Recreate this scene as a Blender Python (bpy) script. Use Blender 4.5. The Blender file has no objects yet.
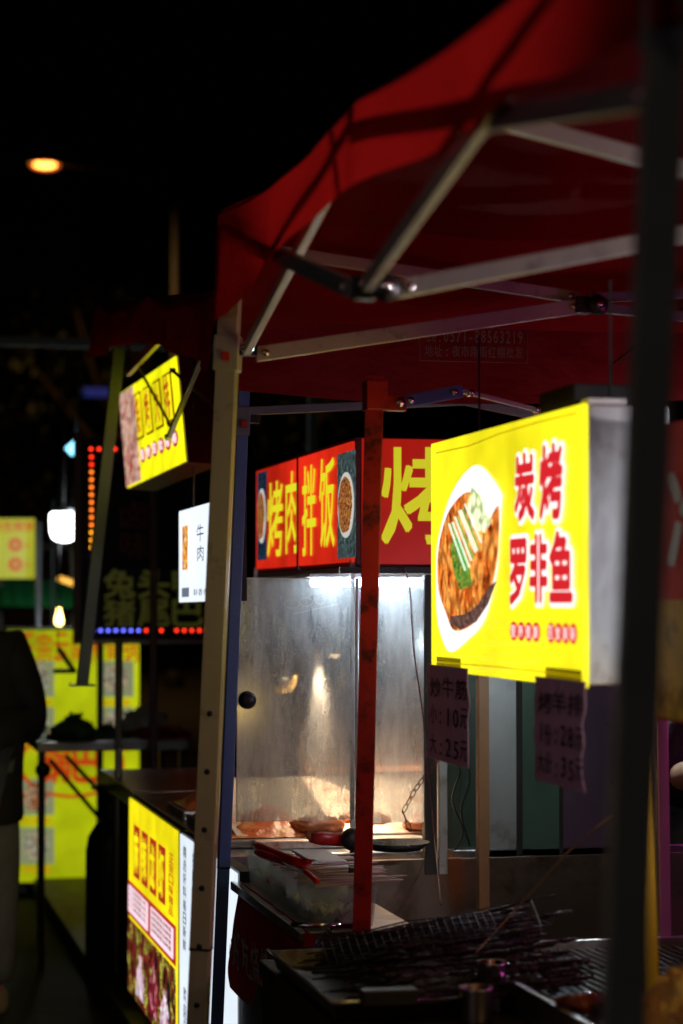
import bpy, bmesh, math, random
from mathutils import Vector, Matrix, noise
random.seed(7)
V = Vector
sc = bpy.context.scene
COL = sc.collection
# ------------------------------------------------------------------ camera
FPX = 2200.0
CAM = V((0, 0, 1.55)); YAW = math.radians(12.6); PIT = math.atan(88 / FPX)
FWD = V((math.sin(YAW) * math.cos(PIT), math.cos(YAW) * math.cos(PIT), math.sin(PIT)))
RIGHT = V((math.cos(YAW), -math.sin(YAW), 0)); UP = RIGHT.cross(FWD)
cd = bpy.data.cameras.new('camera'); cam = bpy.data.objects.new('camera', cd); COL.objects.link(cam)
cam.matrix_world = Matrix.Translation(CAM) @ Matrix((RIGHT, UP, -FWD)).transposed().to_4x4()
cd.sensor_fit = 'VERTICAL'; cd.sensor_height = 36; cd.lens = FPX * 36 / 1024; cd.clip_end = 600; cd.clip_start = .05
cd.dof.use_dof = True; cd.dof.focus_distance = 5.45; cd.dof.aperture_fstop = 2.7; cd.dof.aperture_blades = 0
sc.camera = cam
# ------------------------------------------------------------------ night sky
w = bpy.data.worlds.new('World'); sc.world = w; w.use_nodes = True
wn = w.node_tree.nodes; bg = wn['Background']
sky = wn.new('ShaderNodeTexSky'); sky.sky_type = 'NISHITA'; sky.sun_disc = False
sky.sun_elevation = math.radians(-4); sky.sun_rotation = math.radians(200)
w.node_tree.links.new(sky.outputs[0], bg.inputs[0]); bg.inputs[1].default_value = .002
sc.view_settings.view_transform = 'Standard'; sc.view_settings.look = 'None'
sc.view_settings.exposure = 0; sc.view_settings.gamma = 1
sc.cycles.use_denoising = True
sc.cycles.max_bounces = 8; sc.cycles.transparent_max_bounces = 24

def pt(px, py, X=None, Y=None, Z=None):
    """point of the world seen at a pixel, on a plane of the place"""
    d = FWD + RIGHT * ((px - 341.5) / FPX) + UP * ((512 - py) / FPX)
    if X is not None: t = (X - CAM.x) / d.x
    elif Y is not None: t = (Y - CAM.y) / d.y
    else: t = (Z - CAM.z) / d.z
    return CAM + d * t

# ------------------------------------------------------------------ lamps, some of them added as fill or assumed (their fittings are built below)
def light(name, kind, loc, power, color, size=.1, aim=None, spot=None, blend=.6):
    l = bpy.data.lights.new(name, kind); l.energy = power; l.color = color
    if kind == 'AREA': l.shape = 'RECTANGLE'; l.size = size if not isinstance(size, tuple) else size[0]; l.size_y = size if not isinstance(size, tuple) else size[1]
    else: l.shadow_soft_size = size
    if spot: l.spot_size = math.radians(spot); l.spot_blend = blend
    o = bpy.data.objects.new(name, l); COL.objects.link(o); o.location = loc
    if aim is not None: o.rotation_euler = (V(aim) - V(loc)).to_track_quat('-Z', 'Y').to_euler()
    return o
ASSUMED_FLOOD = V((2.6, 3.0, 1.75))
light('floodlight_beam', 'SPOT', ASSUMED_FLOOD, 85, (1, .86, .92), .03, (.70, 3.15, 2.42), 62, .5)  # assumed from strut shadows on the canopy; the lamp itself is unseen
ADDED_WORKL = V((1.1, .6, 2.0))
light('work_lamp_beam', 'SPOT', ADDED_WORKL, 140, (.92, .93, 1), .05, (1.95, 4.4, 1.35), 25, .55)  # added from outside the view to light the sign side and struts
ASSUMED_TUBE = V((2.7, 3.7, 1.55))
light('magenta_tube_glow', 'AREA', ASSUMED_TUBE + V((-.03, 0, 0)), 4, (1, .12, .62), (.5, .04), (1.5, 5.0, 1.1))  # assumed source of the magenta tint, not in view
STREET_FILL = V((-2.2, -1.5, 5.6))
light('street_lamp_glow', 'SPOT', STREET_FILL, 30, (1, .78, .55), .12, (1.2, 5.0, 1.5), 70)  # beam of the added street lamp, unseen behind the viewer
FILL_BULB = V((1.80, 5.05, 1.44))
light('work_bulb_glow', 'POINT', FILL_BULB - V((0, 0, .02)), 13, (.82, .95, .98), .03)
ASSUMED_BULB = V((1.52, 2.9, 1.12))
light('amber_bulb_glow', 'POINT', ASSUMED_BULB, 6, (1, .62, .14), .03)  # assumed source of the amber light on bag and post, not in view
FARL = pt(45, 163, Y=38)
light('far_street_lamp_glow', 'SPOT', FARL + V((0, 0, -.2)), 380, (1, .5, .14), .25, FARL + V((.6, .4, -5)), 150)

# ------------------------------------------------------------------ materials
MATS = {}
def mat(name, base=(.5, .5, .5), rough=.5, metal=0, noise_amt=0, nscale=8, bump=0, bscale=40, emit=None, es=0, spec=.5,
        dirt=None, dscale=6, dlo=.5, dhi=.7, coat=0, trans=0, alpha=1):
    if name in MATS: return MATS[name]
    m = bpy.data.materials.new(name); m.use_nodes = True; nt = m.node_tree; N = nt.nodes; L = nt.links
    b = N['Principled BSDF']
    b.inputs['Base Color'].default_value = (*base, 1); b.inputs['Roughness'].default_value = rough
    b.inputs['Metallic'].default_value = metal; b.inputs['Specular IOR Level'].default_value = spec
    b.inputs['Coat Weight'].default_value = coat; b.inputs['Transmission Weight'].default_value = trans
    b.inputs['Alpha'].default_value = alpha
    tc = N.new('ShaderNodeTexCoord')
    if noise_amt or dirt:
        n = N.new('ShaderNodeTexNoise'); n.inputs['Scale'].default_value = nscale; n.inputs['Detail'].default_value = 6
        L.new(tc.outputs['Object'], n.inputs['Vector'])
        mx = N.new('ShaderNodeMix'); mx.data_type = 'RGBA'
        mx.inputs[6].default_value = (*[c * (1 - noise_amt) for c in base], 1)
        mx.inputs[7].default_value = (*[min(1, c * (1 + noise_amt)) for c in base], 1)
        L.new(n.outputs[0], mx.inputs[0]); out = mx.outputs[2]
        if dirt:
            n2 = N.new('ShaderNodeTexNoise'); n2.inputs['Scale'].default_value = dscale; n2.inputs['Detail'].default_value = 9
            n2.inputs['Roughness'].default_value = .7
            L.new(tc.outputs['Object'], n2.inputs['Vector'])
            r = N.new('ShaderNodeMapRange'); r.inputs[1].default_value = dlo; r.inputs[2].default_value = dhi
            L.new(n2.outputs[0], r.inputs[0])
            m2 = N.new('ShaderNodeMix'); m2.data_type = 'RGBA'; L.new(r.outputs[0], m2.inputs[0]); L.new(out, m2.inputs[6])
            m2.inputs[7].default_value = (*dirt, 1); out = m2.outputs[2]
        L.new(out, b.inputs['Base Color'])
        rr = N.new('ShaderNodeMapRange'); rr.inputs[3].default_value = max(.02, rough * .75); rr.inputs[4].default_value = min(1, rough * 1.3)
        L.new(n.outputs[0], rr.inputs[0]); L.new(rr.outputs[0], b.inputs['Roughness'])
        if emit is not None and es:
            L.new(out, b.inputs['Emission Color'])
    if bump:
        nb = N.new('ShaderNodeTexNoise'); nb.inputs['Scale'].default_value = bscale; nb.inputs['Detail'].default_value = 5
        L.new(tc.outputs['Object'], nb.inputs['Vector'])
        bp = N.new('ShaderNodeBump'); bp.inputs['Strength'].default_value = bump; bp.inputs['Distance'].default_value = .01
        L.new(nb.outputs[0], bp.inputs['Height']); L.new(bp.outputs[0], b.inputs['Normal'])
    if emit is not None:
        b.inputs['Emission Strength'].default_value = es
        if not (noise_amt or dirt): b.inputs['Emission Color'].default_value = (*emit, 1)
    MATS[name] = m
    return m

def fabric(name, col, trans=.45, wr=.6):
    m = bpy.data.materials.new(name); m.use_nodes = True; nt = m.node_tree; N = nt.nodes; L = nt.links
    b = N['Principled BSDF']; out = N['Material Output']
    tc = N.new('ShaderNodeTexCoord')
    n = N.new('ShaderNodeTexNoise'); n.inputs['Scale'].default_value = 5; n.inputs['Detail'].default_value = 6
    L.new(tc.outputs['Object'], n.inputs['Vector'])
    mx = N.new('ShaderNodeMix'); mx.data_type = 'RGBA'
    mx.inputs[6].default_value = (*[c * .72 for c in col], 1); mx.inputs[7].default_value = (*[c * 1.15 for c in col], 1)
    L.new(n.outputs[0], mx.inputs[0]); L.new(mx.outputs[2], b.inputs['Base Color'])
    b.inputs['Roughness'].default_value = .62; b.inputs['Specular IOR Level'].default_value = .25
    t = N.new('ShaderNodeBsdfTranslucent'); L.new(mx.outputs[2], t.inputs[0])
    ms = N.new('ShaderNodeMixShader'); ms.inputs[0].default_value = trans
    mp = N.new('ShaderNodeMapping'); mp.inputs['Scale'].default_value = (1, .35, 1.6)
    L.new(tc.outputs['Object'], mp.inputs[0])
    wv = N.new('ShaderNodeTexNoise'); wv.inputs['Scale'].default_value = 7; wv.inputs['Detail'].default_value = 3
    L.new(mp.outputs[0], wv.inputs['Vector'])
    bp = N.new('ShaderNodeBump'); bp.inputs['Strength'].default_value = wr; bp.inputs['Distance'].default_value = .03
    L.new(wv.outputs[0], bp.inputs['Height']); L.new(bp.outputs[0], b.inputs['Normal']); L.new(bp.outputs[0], t.inputs['Normal'])
    L.new(b.outputs[0], ms.inputs[1]); L.new(t.outputs[0], ms.inputs[2]); L.new(ms.outputs[0], out.inputs[0])
    return m

def emis(name, col, s, vary=0, scale=5):
    """backlit print or lamp: a glossy skin that gives off light"""
    if name in MATS: return MATS[name]
    m = bpy.data.materials.new(name); m.use_nodes = True; nt = m.node_tree; N = nt.nodes; L = nt.links
    b = N['Principled BSDF']; b.inputs['Base Color'].default_value = (*[c * .2 for c in col], 1)
    b.inputs['Roughness'].default_value = .35
    b.inputs['Emission Color'].default_value = (*col, 1); b.inputs['Emission Strength'].default_value = s
    if vary:
        tc = N.new('ShaderNodeTexCoord'); n = N.new('ShaderNodeTexNoise'); n.inputs['Scale'].default_value = scale
        n.inputs['Detail'].default_value = 3
        L.new(tc.outputs['Object'], n.inputs['Vector']); r = N.new('ShaderNodeMapRange')
        r.inputs[1].default_value = .3; r.inputs[2].default_value = .7
        r.inputs[3].default_value = s * (1 - vary); r.inputs[4].default_value = s * (1 + vary)
        L.new(n.outputs[0], r.inputs[0]); L.new(r.outputs[0], b.inputs['Emission Strength'])
    MATS[name] = m
    return m

def photo(name, cols, scale, s, stretch=(1, 1, 1), base=0):
    """printed food photograph: blotches of the dish's colours, backlit"""
    if name in MATS: return MATS[name]
    m = bpy.data.materials.new(name); m.use_nodes = True; nt = m.node_tree; N = nt.nodes; L = nt.links
    b = N['Principled BSDF']; tc = N.new('ShaderNodeTexCoord'); mp = N.new('ShaderNodeMapping')
    mp.inputs['Scale'].default_value = stretch; L.new(tc.outputs['Object'], mp.inputs[0])
    n = N.new('ShaderNodeTexNoise'); n.inputs['Scale'].default_value = scale * 2.6; n.inputs['Detail'].default_value = 8
    n.inputs['Roughness'].default_value = .68; n.inputs['Distortion'].default_value = .8
    L.new(mp.outputs[0], n.inputs['Vector'])
    cr = N.new('ShaderNodeValToRGB'); els = cr.color_ramp.elements
    k = len(cols)
    while len(els) < k: els.new(.5)
    for i, c in enumerate(cols):
        els[i].position = .37 + .27 * i / (k - 1); els[i].color = (*c, 1)
    L.new(n.outputs[0], cr.inputs[0])
    vo = N.new('ShaderNodeTexVoronoi'); vo.inputs['Scale'].default_value = scale * 4; L.new(n.outputs[1], vo.inputs['Vector']) if False else L.new(mp.outputs[0], vo.inputs['Vector'])
    mr = N.new('ShaderNodeMapRange'); mr.inputs[1].default_value = .1; mr.inputs[2].default_value = .75; mr.inputs[3].default_value = 1.25; mr.inputs[4].default_value = .3
    L.new(vo.outputs['Distance'], mr.inputs[0])
    vm = N.new('ShaderNodeVectorMath'); vm.operation = 'SCALE'; L.new(cr.outputs[0], vm.inputs[0]); L.new(mr.outputs[0], vm.inputs['Scale'])
    L.new(cr.outputs[0], b.inputs['Base Color']); L.new(vm.outputs[0], b.inputs['Emission Color'])
    b.inputs['Emission Strength'].default_value = s; b.inputs['Roughness'].default_value = .4
    MATS[name] = m
    return m

# plain finishes
POLE = mat('cream_enamelled_steel', (.5, .47, .35), .38, 0, .12, 14, .08, 120, dirt=(.16, .14, .11), dscale=9, dlo=.58, dhi=.75)
POLE_DARK = mat('grey_enamelled_steel', (.16, .185, .18), .4, 0, .2, 12, .08, 90)
BAR = mat('silver_enamelled_bar', (.52, .5, .44), .34, .3, .1, 18, .06, 90, dirt=(.2, .18, .16), dscale=14, dlo=.56, dhi=.72)
REDPOLE = mat('red_painted_steel', (.42, .014, .01), .36, 0, .2, 16, .1, 60, dirt=(.07, .008, .008), dscale=22, dlo=.5, dhi=.64)
BLACKPL = mat('black_plastic', (.015, .015, .016), .42, 0, .2, 20)
STEEL = mat('brushed_stainless', (.5, .5, .5), .3, 1, .18, 5, .12, 30, dirt=(.16, .13, .1), dscale=7, dlo=.52, dhi=.7)
STEEL2 = mat('smeared_stainless', (.52, .53, .54), .22, 1, .25, 4, .1, 12, dirt=(.12, .1, .08), dscale=5, dlo=.5, dhi=.75)
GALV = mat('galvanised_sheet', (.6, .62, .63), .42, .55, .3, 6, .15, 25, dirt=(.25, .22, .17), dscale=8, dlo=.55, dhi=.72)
CHROME = mat('polished_steel', (.7, .7, .7), .14, 1)
IRON = mat('sooty_iron', (.018, .016, .015), .5, .3, .4, 30, .3, 120)
CHAR = mat('charred_meat', (.014, .008, .006), .38, 0, .6, 60, .8, 140, dirt=(.16, .05, .02), dscale=60, dlo=.6, dhi=.7)
WHITEPL = mat('white_plastic', (.75, .75, .73), .4, 0, .05, 20)
ASPH = mat('asphalt', (.035, .034, .033), .8, 0, .4, 30, .5, 160, dirt=(.015, .015, .015), dscale=1.5, dlo=.45, dhi=.6)
DARKCL = mat('black_cloth', (.012, .012, .013), .85, 0, .3, 30, .3, 60)
JEANS = mat('grey_denim', (.15, .16, .17), .85, 0, .35, 25, .3, 90)
SKIN = mat('skin', (.5, .27, .18), .5, 0, .08, 30)
SHOE = mat('tan_shoe', (.5, .4, .26), .6, 0, .15, 20)
DBOARD = mat('black_board', (.012, .012, .014), .5, 0, .3, 8)
DARKWOOD = mat('dark_stall_board', (.03, .024, .02), .6, 0, .4, 6, .2, 30)
RED_FAB = fabric('red_canopy_fabric', (.40, .010, .008), .5)
RED_FAB2 = fabric('dark_red_canopy_fabric', (.26, .008, .008), .2)

# ------------------------------------------------------------------ mesh helpers
class MB:
    def __init__(s): s.bm = bmesh.new(); s.mats = []
    def mi(s, m):
        if m is None: return 0
        if m not in s.mats: s.mats.append(m)
        return s.mats.index(m)
    def face(s, pts, m=None, smooth=False):
        f = s.bm.faces.new([s.bm.verts.new(p) for p in pts]); f.material_index = s.mi(m); f.smooth = smooth; return f
    def obox(s, c, ux, uy, uz, m=None, bev=0):
        """box with centre c and half axes ux, uy, uz"""
        t = bmesh.new()
        vs = [t.verts.new(c + ux * a + uy * b + uz * d) for a in (-1, 1) for b in (-1, 1) for d in (-1, 1)]
        for q in ((0, 1, 3, 2), (4, 6, 7, 5), (0, 4, 5, 1), (2, 3, 7, 6), (0, 2, 6, 4), (1, 5, 7, 3)): t.faces.new([vs[i] for i in q])
        bmesh.ops.recalc_face_normals(t, faces=t.faces)
        if bev: bmesh.ops.bevel(t, geom=t.edges[:], offset=bev, segments=2, affect='EDGES', profile=.6)
        s.merge(t, m); return s
    def merge(s, t, m=None, smooth=False):
        k = s.mi(m); mp = {}
        for v in t.verts: mp[v] = s.bm.verts.new(v.co)
        for f in t.faces:
            try:
                g = s.bm.faces.new([mp[v] for v in f.verts]); g.material_index = k; g.smooth = smooth or f.smooth
            except ValueError: pass
        t.free()
    def box(s, a, b, m=None, bev=0):
        a = V(a); b = V(b); c = (a + b) / 2; h = (b - a) / 2
        return s.obox(c, V((abs(h.x), 0, 0)), V((0, abs(h.y), 0)), V((0, 0, abs(h.z))), m, bev)
    def bar(s, p, q, w_, h_, up=V((0, 0, 1)), m=None, bev=0):
        p = V(p); q = V(q); d = (q - p); L_ = d.length; d = d / L_
        u = d.cross(V(up))
        if u.length < .01: u = d.cross(V((1, 0, 0)))
        u.normalize(); v = u.cross(d)
        return s.obox((p + q) / 2, d * L_ / 2, u * w_ / 2, v * h_ / 2, m, bev)
    def tube(s, pts, r, n=10, m=None, cap=True, radii=None):
        pts = [V(p) for p in pts]; rings = []; k = s.mi(m)
        prev = None
        for i, p in enumerate(pts):
            d = (pts[min(i + 1, len(pts) - 1)] - pts[max(i - 1, 0)]).normalized()
            if prev is None:
                u = d.cross(V((0, 0, 1)))
                if u.length < .05: u = d.cross(V((1, 0, 0)))
            else: u = prev - d * prev.dot(d)
            u.normalize(); prev = u; v = d.cross(u); rr = radii[i] if radii else r
            rings.append([s.bm.verts.new(p + (u * math.cos(a) + v * math.sin(a)) * rr) for a in [2 * math.pi * j / n for j in range(n)]])
        for a, b in zip(rings, rings[1:]):
            for j in range(n):
                f = s.bm.faces.new((a[j], a[(j + 1) % n], b[(j + 1) % n], b[j])); f.smooth = True; f.material_index = k
        if cap:
            f = s.bm.faces.new(rings[0][::-1]); f.material_index = k; f = s.bm.faces.new(rings[-1]); f.material_index = k
        return s
    def lathe(s, prof, o, axis=V((0, 0, 1)), n=24, m=None, sx=1, sy=1):
        axis = V(axis).normalized(); u = axis.cross(V((0, 1, 0)))
        if u.length < .05: u = axis.cross(V((1, 0, 0)))
        u.normalize(); v = axis.cross(u); o = V(o); k = s.mi(m); rings = []
        for r, z in prof:
            rings.append([s.bm.verts.new(o + axis * z + (u * math.cos(a) * sx + v * math.sin(a) * sy) * max(r, 1e-4)) for a in [2 * math.pi * j / n for j in range(n)]])
        for a, b in zip(rings, rings[1:]):
            for j in range(n):
                f = s.bm.faces.new((a[j], a[(j + 1) % n], b[(j + 1) % n], b[j])); f.smooth = True; f.material_index = k
        return s
    def grid(s, fn, nu, nv, m=None, smooth=True):
        k = s.mi(m); g = [[s.bm.verts.new(fn(i / nu, j / nv)) for j in range(nv + 1)] for i in range(nu + 1)]
        for i in range(nu):
            for j in range(nv):
                f = s.bm.faces.new((g[i][j], g[i + 1][j], g[i + 1][j + 1], g[i][j + 1])); f.smooth = smooth; f.material_index = k
        return s
    def ell(s, c, rx, ry, rz, m=None, n=2, amp=0, fr=3, seed=0):
        t = bmesh.new(); bmesh.ops.create_icosphere(t, subdivisions=n, radius=1)
        for v in t.verts:
            q = v.co.copy(); k = 1 + amp * noise.noise(q * fr + V((seed, seed * 2, 0)))
            v.co = V(c) + V((q.x * rx, q.y * ry, q.z * rz)) * k
        s.merge(t, m, True); return s
    def prism(s, outline, depth, m=None):
        """outline: points of a planar loop, depth: vector"""
        a = [s.bm.verts.new(p) for p in outline]; b = [s.bm.verts.new(V(p) + V(depth)) for p in outline]; k = s.mi(m); n = len(a)
        fs = [s.bm.faces.new(a), s.bm.faces.new(b[::-1])] + [s.bm.faces.new((a[j], b[j], b[(j + 1) % n], a[(j + 1) % n])) for j in range(n)]
        for f in fs: f.material_index = k
        bmesh.ops.recalc_face_normals(s.bm, faces=fs)
        return s
    def build(s, name, m=None, parent=None, **kw):
        me = bpy.data.meshes.new(name)
        o = bpy.data.objects.new(name, me); COL.objects.link(o)
        org = wloc(parent) if parent is not None else V((0, 0, 0))
        for mm in (s.mats or [m]): me.materials.append(mm)
        if parent is None:
            xs = [v.co for v in s.bm.verts]
            org = V((sum(v.x for v in xs) / len(xs), sum(v.y for v in xs) / len(xs), min(v.z for v in xs)))
            o.location = org
        else: o.parent = parent
        bmesh.ops.translate(s.bm, verts=s.bm.verts, vec=-org)
        s.bm.to_mesh(me); s.bm.free()
        tagit(o, **kw)
        return o
def wloc(o):
    p = V(o.location)
    while o.parent: o = o.parent; p += V(o.location)
    return p
def tagit(o, label=None, cat=None, group=None, kind=None):
    if label: o['label'] = label
    if cat: o['category'] = cat
    if group: o['group'] = group
    if kind: o['kind'] = kind
    return o
def thing(name, loc, label, cat, group=None):
    o = bpy.data.objects.new(name, None); COL.objects.link(o); o.location = loc; o.empty_display_size = .1
    return tagit(o, label, cat, group)

# writing: built as thin raised letters in a plane (origin p, reading direction ux, up uy)
def glyph(ch, off=0.0):
    c = bpy.data.curves.new('glyph', 'FONT'); c.body = ch; c.offset = off; c.resolution_u = 2
    o = bpy.data.objects.new('glyph', c); COL.objects.link(o)
    me = bpy.data.meshes.new_from_object(o.evaluated_get(bpy.context.evaluated_depsgraph_get()))
    vs = [(v.co.x, v.co.y) for v in me.vertices]; fs = [tuple(p.vertices) for p in me.polygons]
    bpy.data.objects.remove(o); bpy.data.curves.remove(c); bpy.data.meshes.remove(me)
    return vs, fs
GC = {}; TEXT_STEP = .00006
def put_text(mb, txt, p, ux, uy, wd, ht, off=.0, lift=.002, gap=.12, vertical=False, m=None, shear=0, fitbox=True):
    """fit the characters of txt in a wd x ht box whose lower left corner is p"""
    ux = V(ux).normalized(); uy = V(uy).normalized(); nrm = ux.cross(uy); n = len(txt); k = mb.mi(m)
    cw = wd if vertical else wd / n; chh = ht / n if vertical else ht
    for i, ch in enumerate(txt):
        if ch == ' ': continue
        if (ch, 0) not in GC: GC[(ch, 0)] = glyph(ch, 0)
        vs0, fs = GC[(ch, 0)]
        if not vs0: continue
        x0 = min(v[0] for v in vs0); x1 = max(v[0] for v in vs0); y0 = min(v[1] for v in vs0); y1 = max(v[1] for v in vs0)
        if ord(ch) < 128:
            cx_ = (x0 + x1) / 2; hw = max(.27, (x1 - x0) / 2); x0, x1, y0, y1 = cx_ - hw, cx_ + hw, min(y0, -.02), max(y1, .74)
        elif ch in '一·': x0, x1, y0, y1 = min(x0, .02), max(x1, .9 if ch not in ':.' else .3), min(y0, -.05), max(y1, .8)
        W = cw * (1 - gap); H = chh * (1 - (gap if vertical else 0))
        ox = (i * cw if not vertical else 0) + cw * gap / 2; oy = (ht - (i + 1) * chh + chh * gap / 2) if vertical else 0
        # heavier strokes: the thin letter laid down again a little to each side
        sh = [(0, 0)]
        if off > .005:
            nn_ = 4 if off < .04 else (8 if off < .07 else 14)
            sh += [(off * math.cos(2 * math.pi * (q + .5) / nn_), off * math.sin(2 * math.pi * (q + .5) / nn_)) for q in range(nn_)]
            if off >= .07: sh += [(off * .5 * math.cos(2 * math.pi * q / 6), off * .5 * math.sin(2 * math.pi * q / 6)) for q in range(6)]
        for si, (dx, dy) in enumerate(sh):
            nv = []
            for (x, y) in vs0:
                a = ox + (x - x0 + dx) / (x1 - x0) * W; b = oy + (y - y0 + dy) / (y1 - y0) * H
                nv.append(mb.bm.verts.new(V(p) + ux * (a + shear * b) + uy * b + nrm * (lift + TEXT_STEP * si)))
            for f in fs:
                try: g = mb.bm.faces.new([nv[j] for j in f]); g.material_index = k
                except ValueError: pass
SX = V((0, -1, 0)); FX = V((1, 0, 0)); Z = V((0, 0, 1))    # reading directions: on street-facing and on end faces
def text_street(mb, txt, px0, y0a, y1a, px1, X, off=0, lift=.002, m=None, **k):
    """characters on a street-facing face at X between two pixel columns, y = bottom/top at the middle"""
    xm = (px0 + px1) / 2; a = pt(px0, y0a, X=X); b = pt(px1, y0a, X=X); lo = pt(xm, y0a, X=X).z; hi = pt(xm, y1a, X=X).z
    put_text(mb, txt, V((X, a.y, lo)), SX, Z, abs(a.y - b.y), hi - lo, off, lift, m=m, **k)
def text_front(mb, txt, px0, y0, px1, y1, Y, off=0, lift=.002, m=None, **k):
    a = pt(px0, y0, Y=Y); b = pt(px1, y1, Y=Y)
    put_text(mb, txt, a, FX, Z, b.x - a.x, b.z - a.z, off, lift, m=m, **k)
def panel(mb, p, ux, uy, wd, ht, lift, th=.0015, m=None):
    ux = V(ux); uy = V(uy); n = ux.cross(uy); c = V(p) + ux * wd / 2 + uy * ht / 2 + n * (lift - th / 2)
    return mb.obox(c, ux * wd / 2, uy * ht / 2, n * th / 2, m)
def disc(mb, c, ux, uy, ra, rb, lift, m=None, n=36, wob=0, th=.0015, rot=0, e=1):
    ux = V(ux); uy = V(uy); nn = ux.cross(uy); pts = []
    for i in range(n):
        a = 2 * math.pi * i / n; k = 1 + wob * noise.noise(V((math.cos(a) * 2, math.sin(a) * 2, ra * 9)))
        x = math.cos(a) * ra * k; y = math.sin(a) * rb * k
        x, y = x * math.cos(rot) - y * math.sin(rot), x * math.sin(rot) + y * math.cos(rot)
        pts.append(V(c) + ux * x + uy * y + nn * (lift - th))
    return mb.prism(pts, nn * th, m)
def ringp(mb, c, ux, uy, ra, rb, wd, lift, m=None, n=48):
    ux = V(ux); uy = V(uy); nn = ux.cross(uy); k = mb.mi(m)
    A = []; B = []
    for i in range(n):
        a = 2 * math.pi * i / n
        A.append(mb.bm.verts.new(V(c) + ux * math.cos(a) * ra + uy * math.sin(a) * rb + nn * lift))
        B.append(mb.bm.verts.new(V(c) + ux * math.cos(a) * (ra - wd) + uy * math.sin(a) * (rb - wd) + nn * lift))
    for i in range(n):
        j = (i + 1) % n; f = mb.bm.faces.new((A[i], A[j], B[j], B[i])); f.material_index = k

# ================================================================== GROUND AND FAR SURROUNDINGS
g = MB(); g.grid(lambda u, v: V((-150 + 300 * u, -60 + 300 * v, .004 * noise.noise(V((u * 300, v * 300, 0))))), 60, 60)
g.build('road', ASPH, kind='structure')
pv = MB(); pv.box((.95, -3, .0), (9, 20, .10), bev=.01); pv.build('pavement', mat('paving', (.05, .048, .045), .6, 0, .3, 10, .3, 60), kind='structure')
sky_trees = [(9.2 - 4, 44, 9.5, 3.4), (2.5, 47, 7.2, 2.7), (7.6, 39, 6.4, 2.2)]
LEAF = mat('night_leaves', (.05, .06, .03), .6, 0, .4, 3); BARK = mat('bark', (.1, .07, .05), .85, 0, .4, 8, .5, 30)
TL = ['tallest leafy tree dim in the dark beyond the market stalls', 'dim leafy tree at the far left edge under the orange street lamp',
      'smaller rounded tree beside the street lamp pole in the dark']
for i, (x, y, h, r) in enumerate(sky_trees):
    t = thing('street_tree', (x, y, 0), TL[i], 'tree', 'trees in the dark beyond the stalls')
    b = MB(); b.tube([(x, y, 0), (x + .1, y, h * .3), (x, y + .1, h * .62)], .2, 8, radii=[.24, .16, .07])
    for k in range(6):
        a = k * 1.05; b.tube([(x, y, h * (.32 + .04 * k)), (x + math.cos(a) * r * .6, y + math.sin(a) * r * .6, h * (.55 + .05 * k))], .05, 6, radii=[.08, .02])
    b.build('trunk', BARK, t)
    c = MB()
    clumps = [(V((random.gauss(0, .42), random.gauss(0, .42), random.gauss(0, .34))), random.uniform(.2, .4)) for _ in range(16)]
    for q, rr in clumps:
        for _ in range(110):
            d = V((random.gauss(0, 1), random.gauss(0, 1), random.gauss(0, 1))).normalized() * rr * random.random() ** .4
            p = V((x, y, h * .68)) + V(((q.x + d.x) * r, (q.y + d.y) * r, (q.z + d.z) * h * .36))
            s_ = .13; u = V((random.gauss(0, 1), random.gauss(0, 1), random.gauss(0, .6))).normalized(); v_ = u.cross(V((.3, .5, .8))).normalized()
            c.face([p - u * s_, p - v_ * s_ * .5, p + u * s_, p + v_ * s_ * .5])
    c.build('crown', LEAF, t)
# street lamp (orange)
HALO = bpy.data.materials.new('orange_lamp_bowl'); HALO.use_nodes = True; nt = HALO.node_tree  # glow around the lamp put into a faint orange shell
em = nt.nodes.new('ShaderNodeEmission'); em.inputs[0].default_value = (1, .16, .02, 1); em.inputs[1].default_value = .55
tr = nt.nodes.new('ShaderNodeBsdfTransparent'); ad = nt.nodes.new('ShaderNodeAddShader'); nt.links.new(em.outputs[0], ad.inputs[0]); nt.links.new(tr.outputs[0], ad.inputs[1]); nt.links.new(ad.outputs[0], nt.nodes['Material Output'].inputs[0])
LAMPP = mat('dark_lamp_post_paint', (.035, .035, .035), .6)
def street_lamp(head, polex, poley, label, col, arm_to=None, es=30):
    base = V((polex, poley, 0)); t = thing('street_lamp', base, label, 'street lamp')
    top = V((polex, poley, head.z - .55)); b = MB()
    b.tube([base, top], .1, 12, radii=[.11, .065]); b.lathe([(.17, 0), (.17, .25), (.11, .3)], base); b.build('pole', LAMPP, t)
    b = MB(); d = head - top
    b.tube([top, top + V((d.x * .3, d.y * .3, d.z * .75)), head + V((0, 0, .05))], .035, 8); b.build('arm', LAMPP, t)
    dd = V((d.x, d.y, 0)).normalized(); pp = dd.cross(Z)
    b = MB(); b.lathe([(.02, .09), (.12, .07), (.16, 0), (.15, -.02)], head, n=20, sx=1.9, sy=.9)
    b.build('lamp_head', POLE_DARK, t)
    b = MB(); b.ell(head + V((.0, -.0, -.035)), .25, .16, .09, n=3); b.build('outer_bowl', HALO, t)
    b = MB(); b.ell(head + V((0, 0, -.03)), .19, .12, .055, n=3)
    b.build('lamp_glass', emis('sodium_glass' + label[:4], col, es), t)
pp = pt(176, 230, Y=38.5)
street_lamp(FARL, pp.x, pp.y, 'orange sodium street lamp glowing alone in the black sky', (1, .33, .05), es=9)
street_lamp(STREET_FILL + V((0, 0, .14)), -3.6, -2.2, 'tall warm white street lamp on the road side behind the viewer', (1, .75, .45), es=12)  # lamp added out of view to throw street-side light on the canopy
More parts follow.
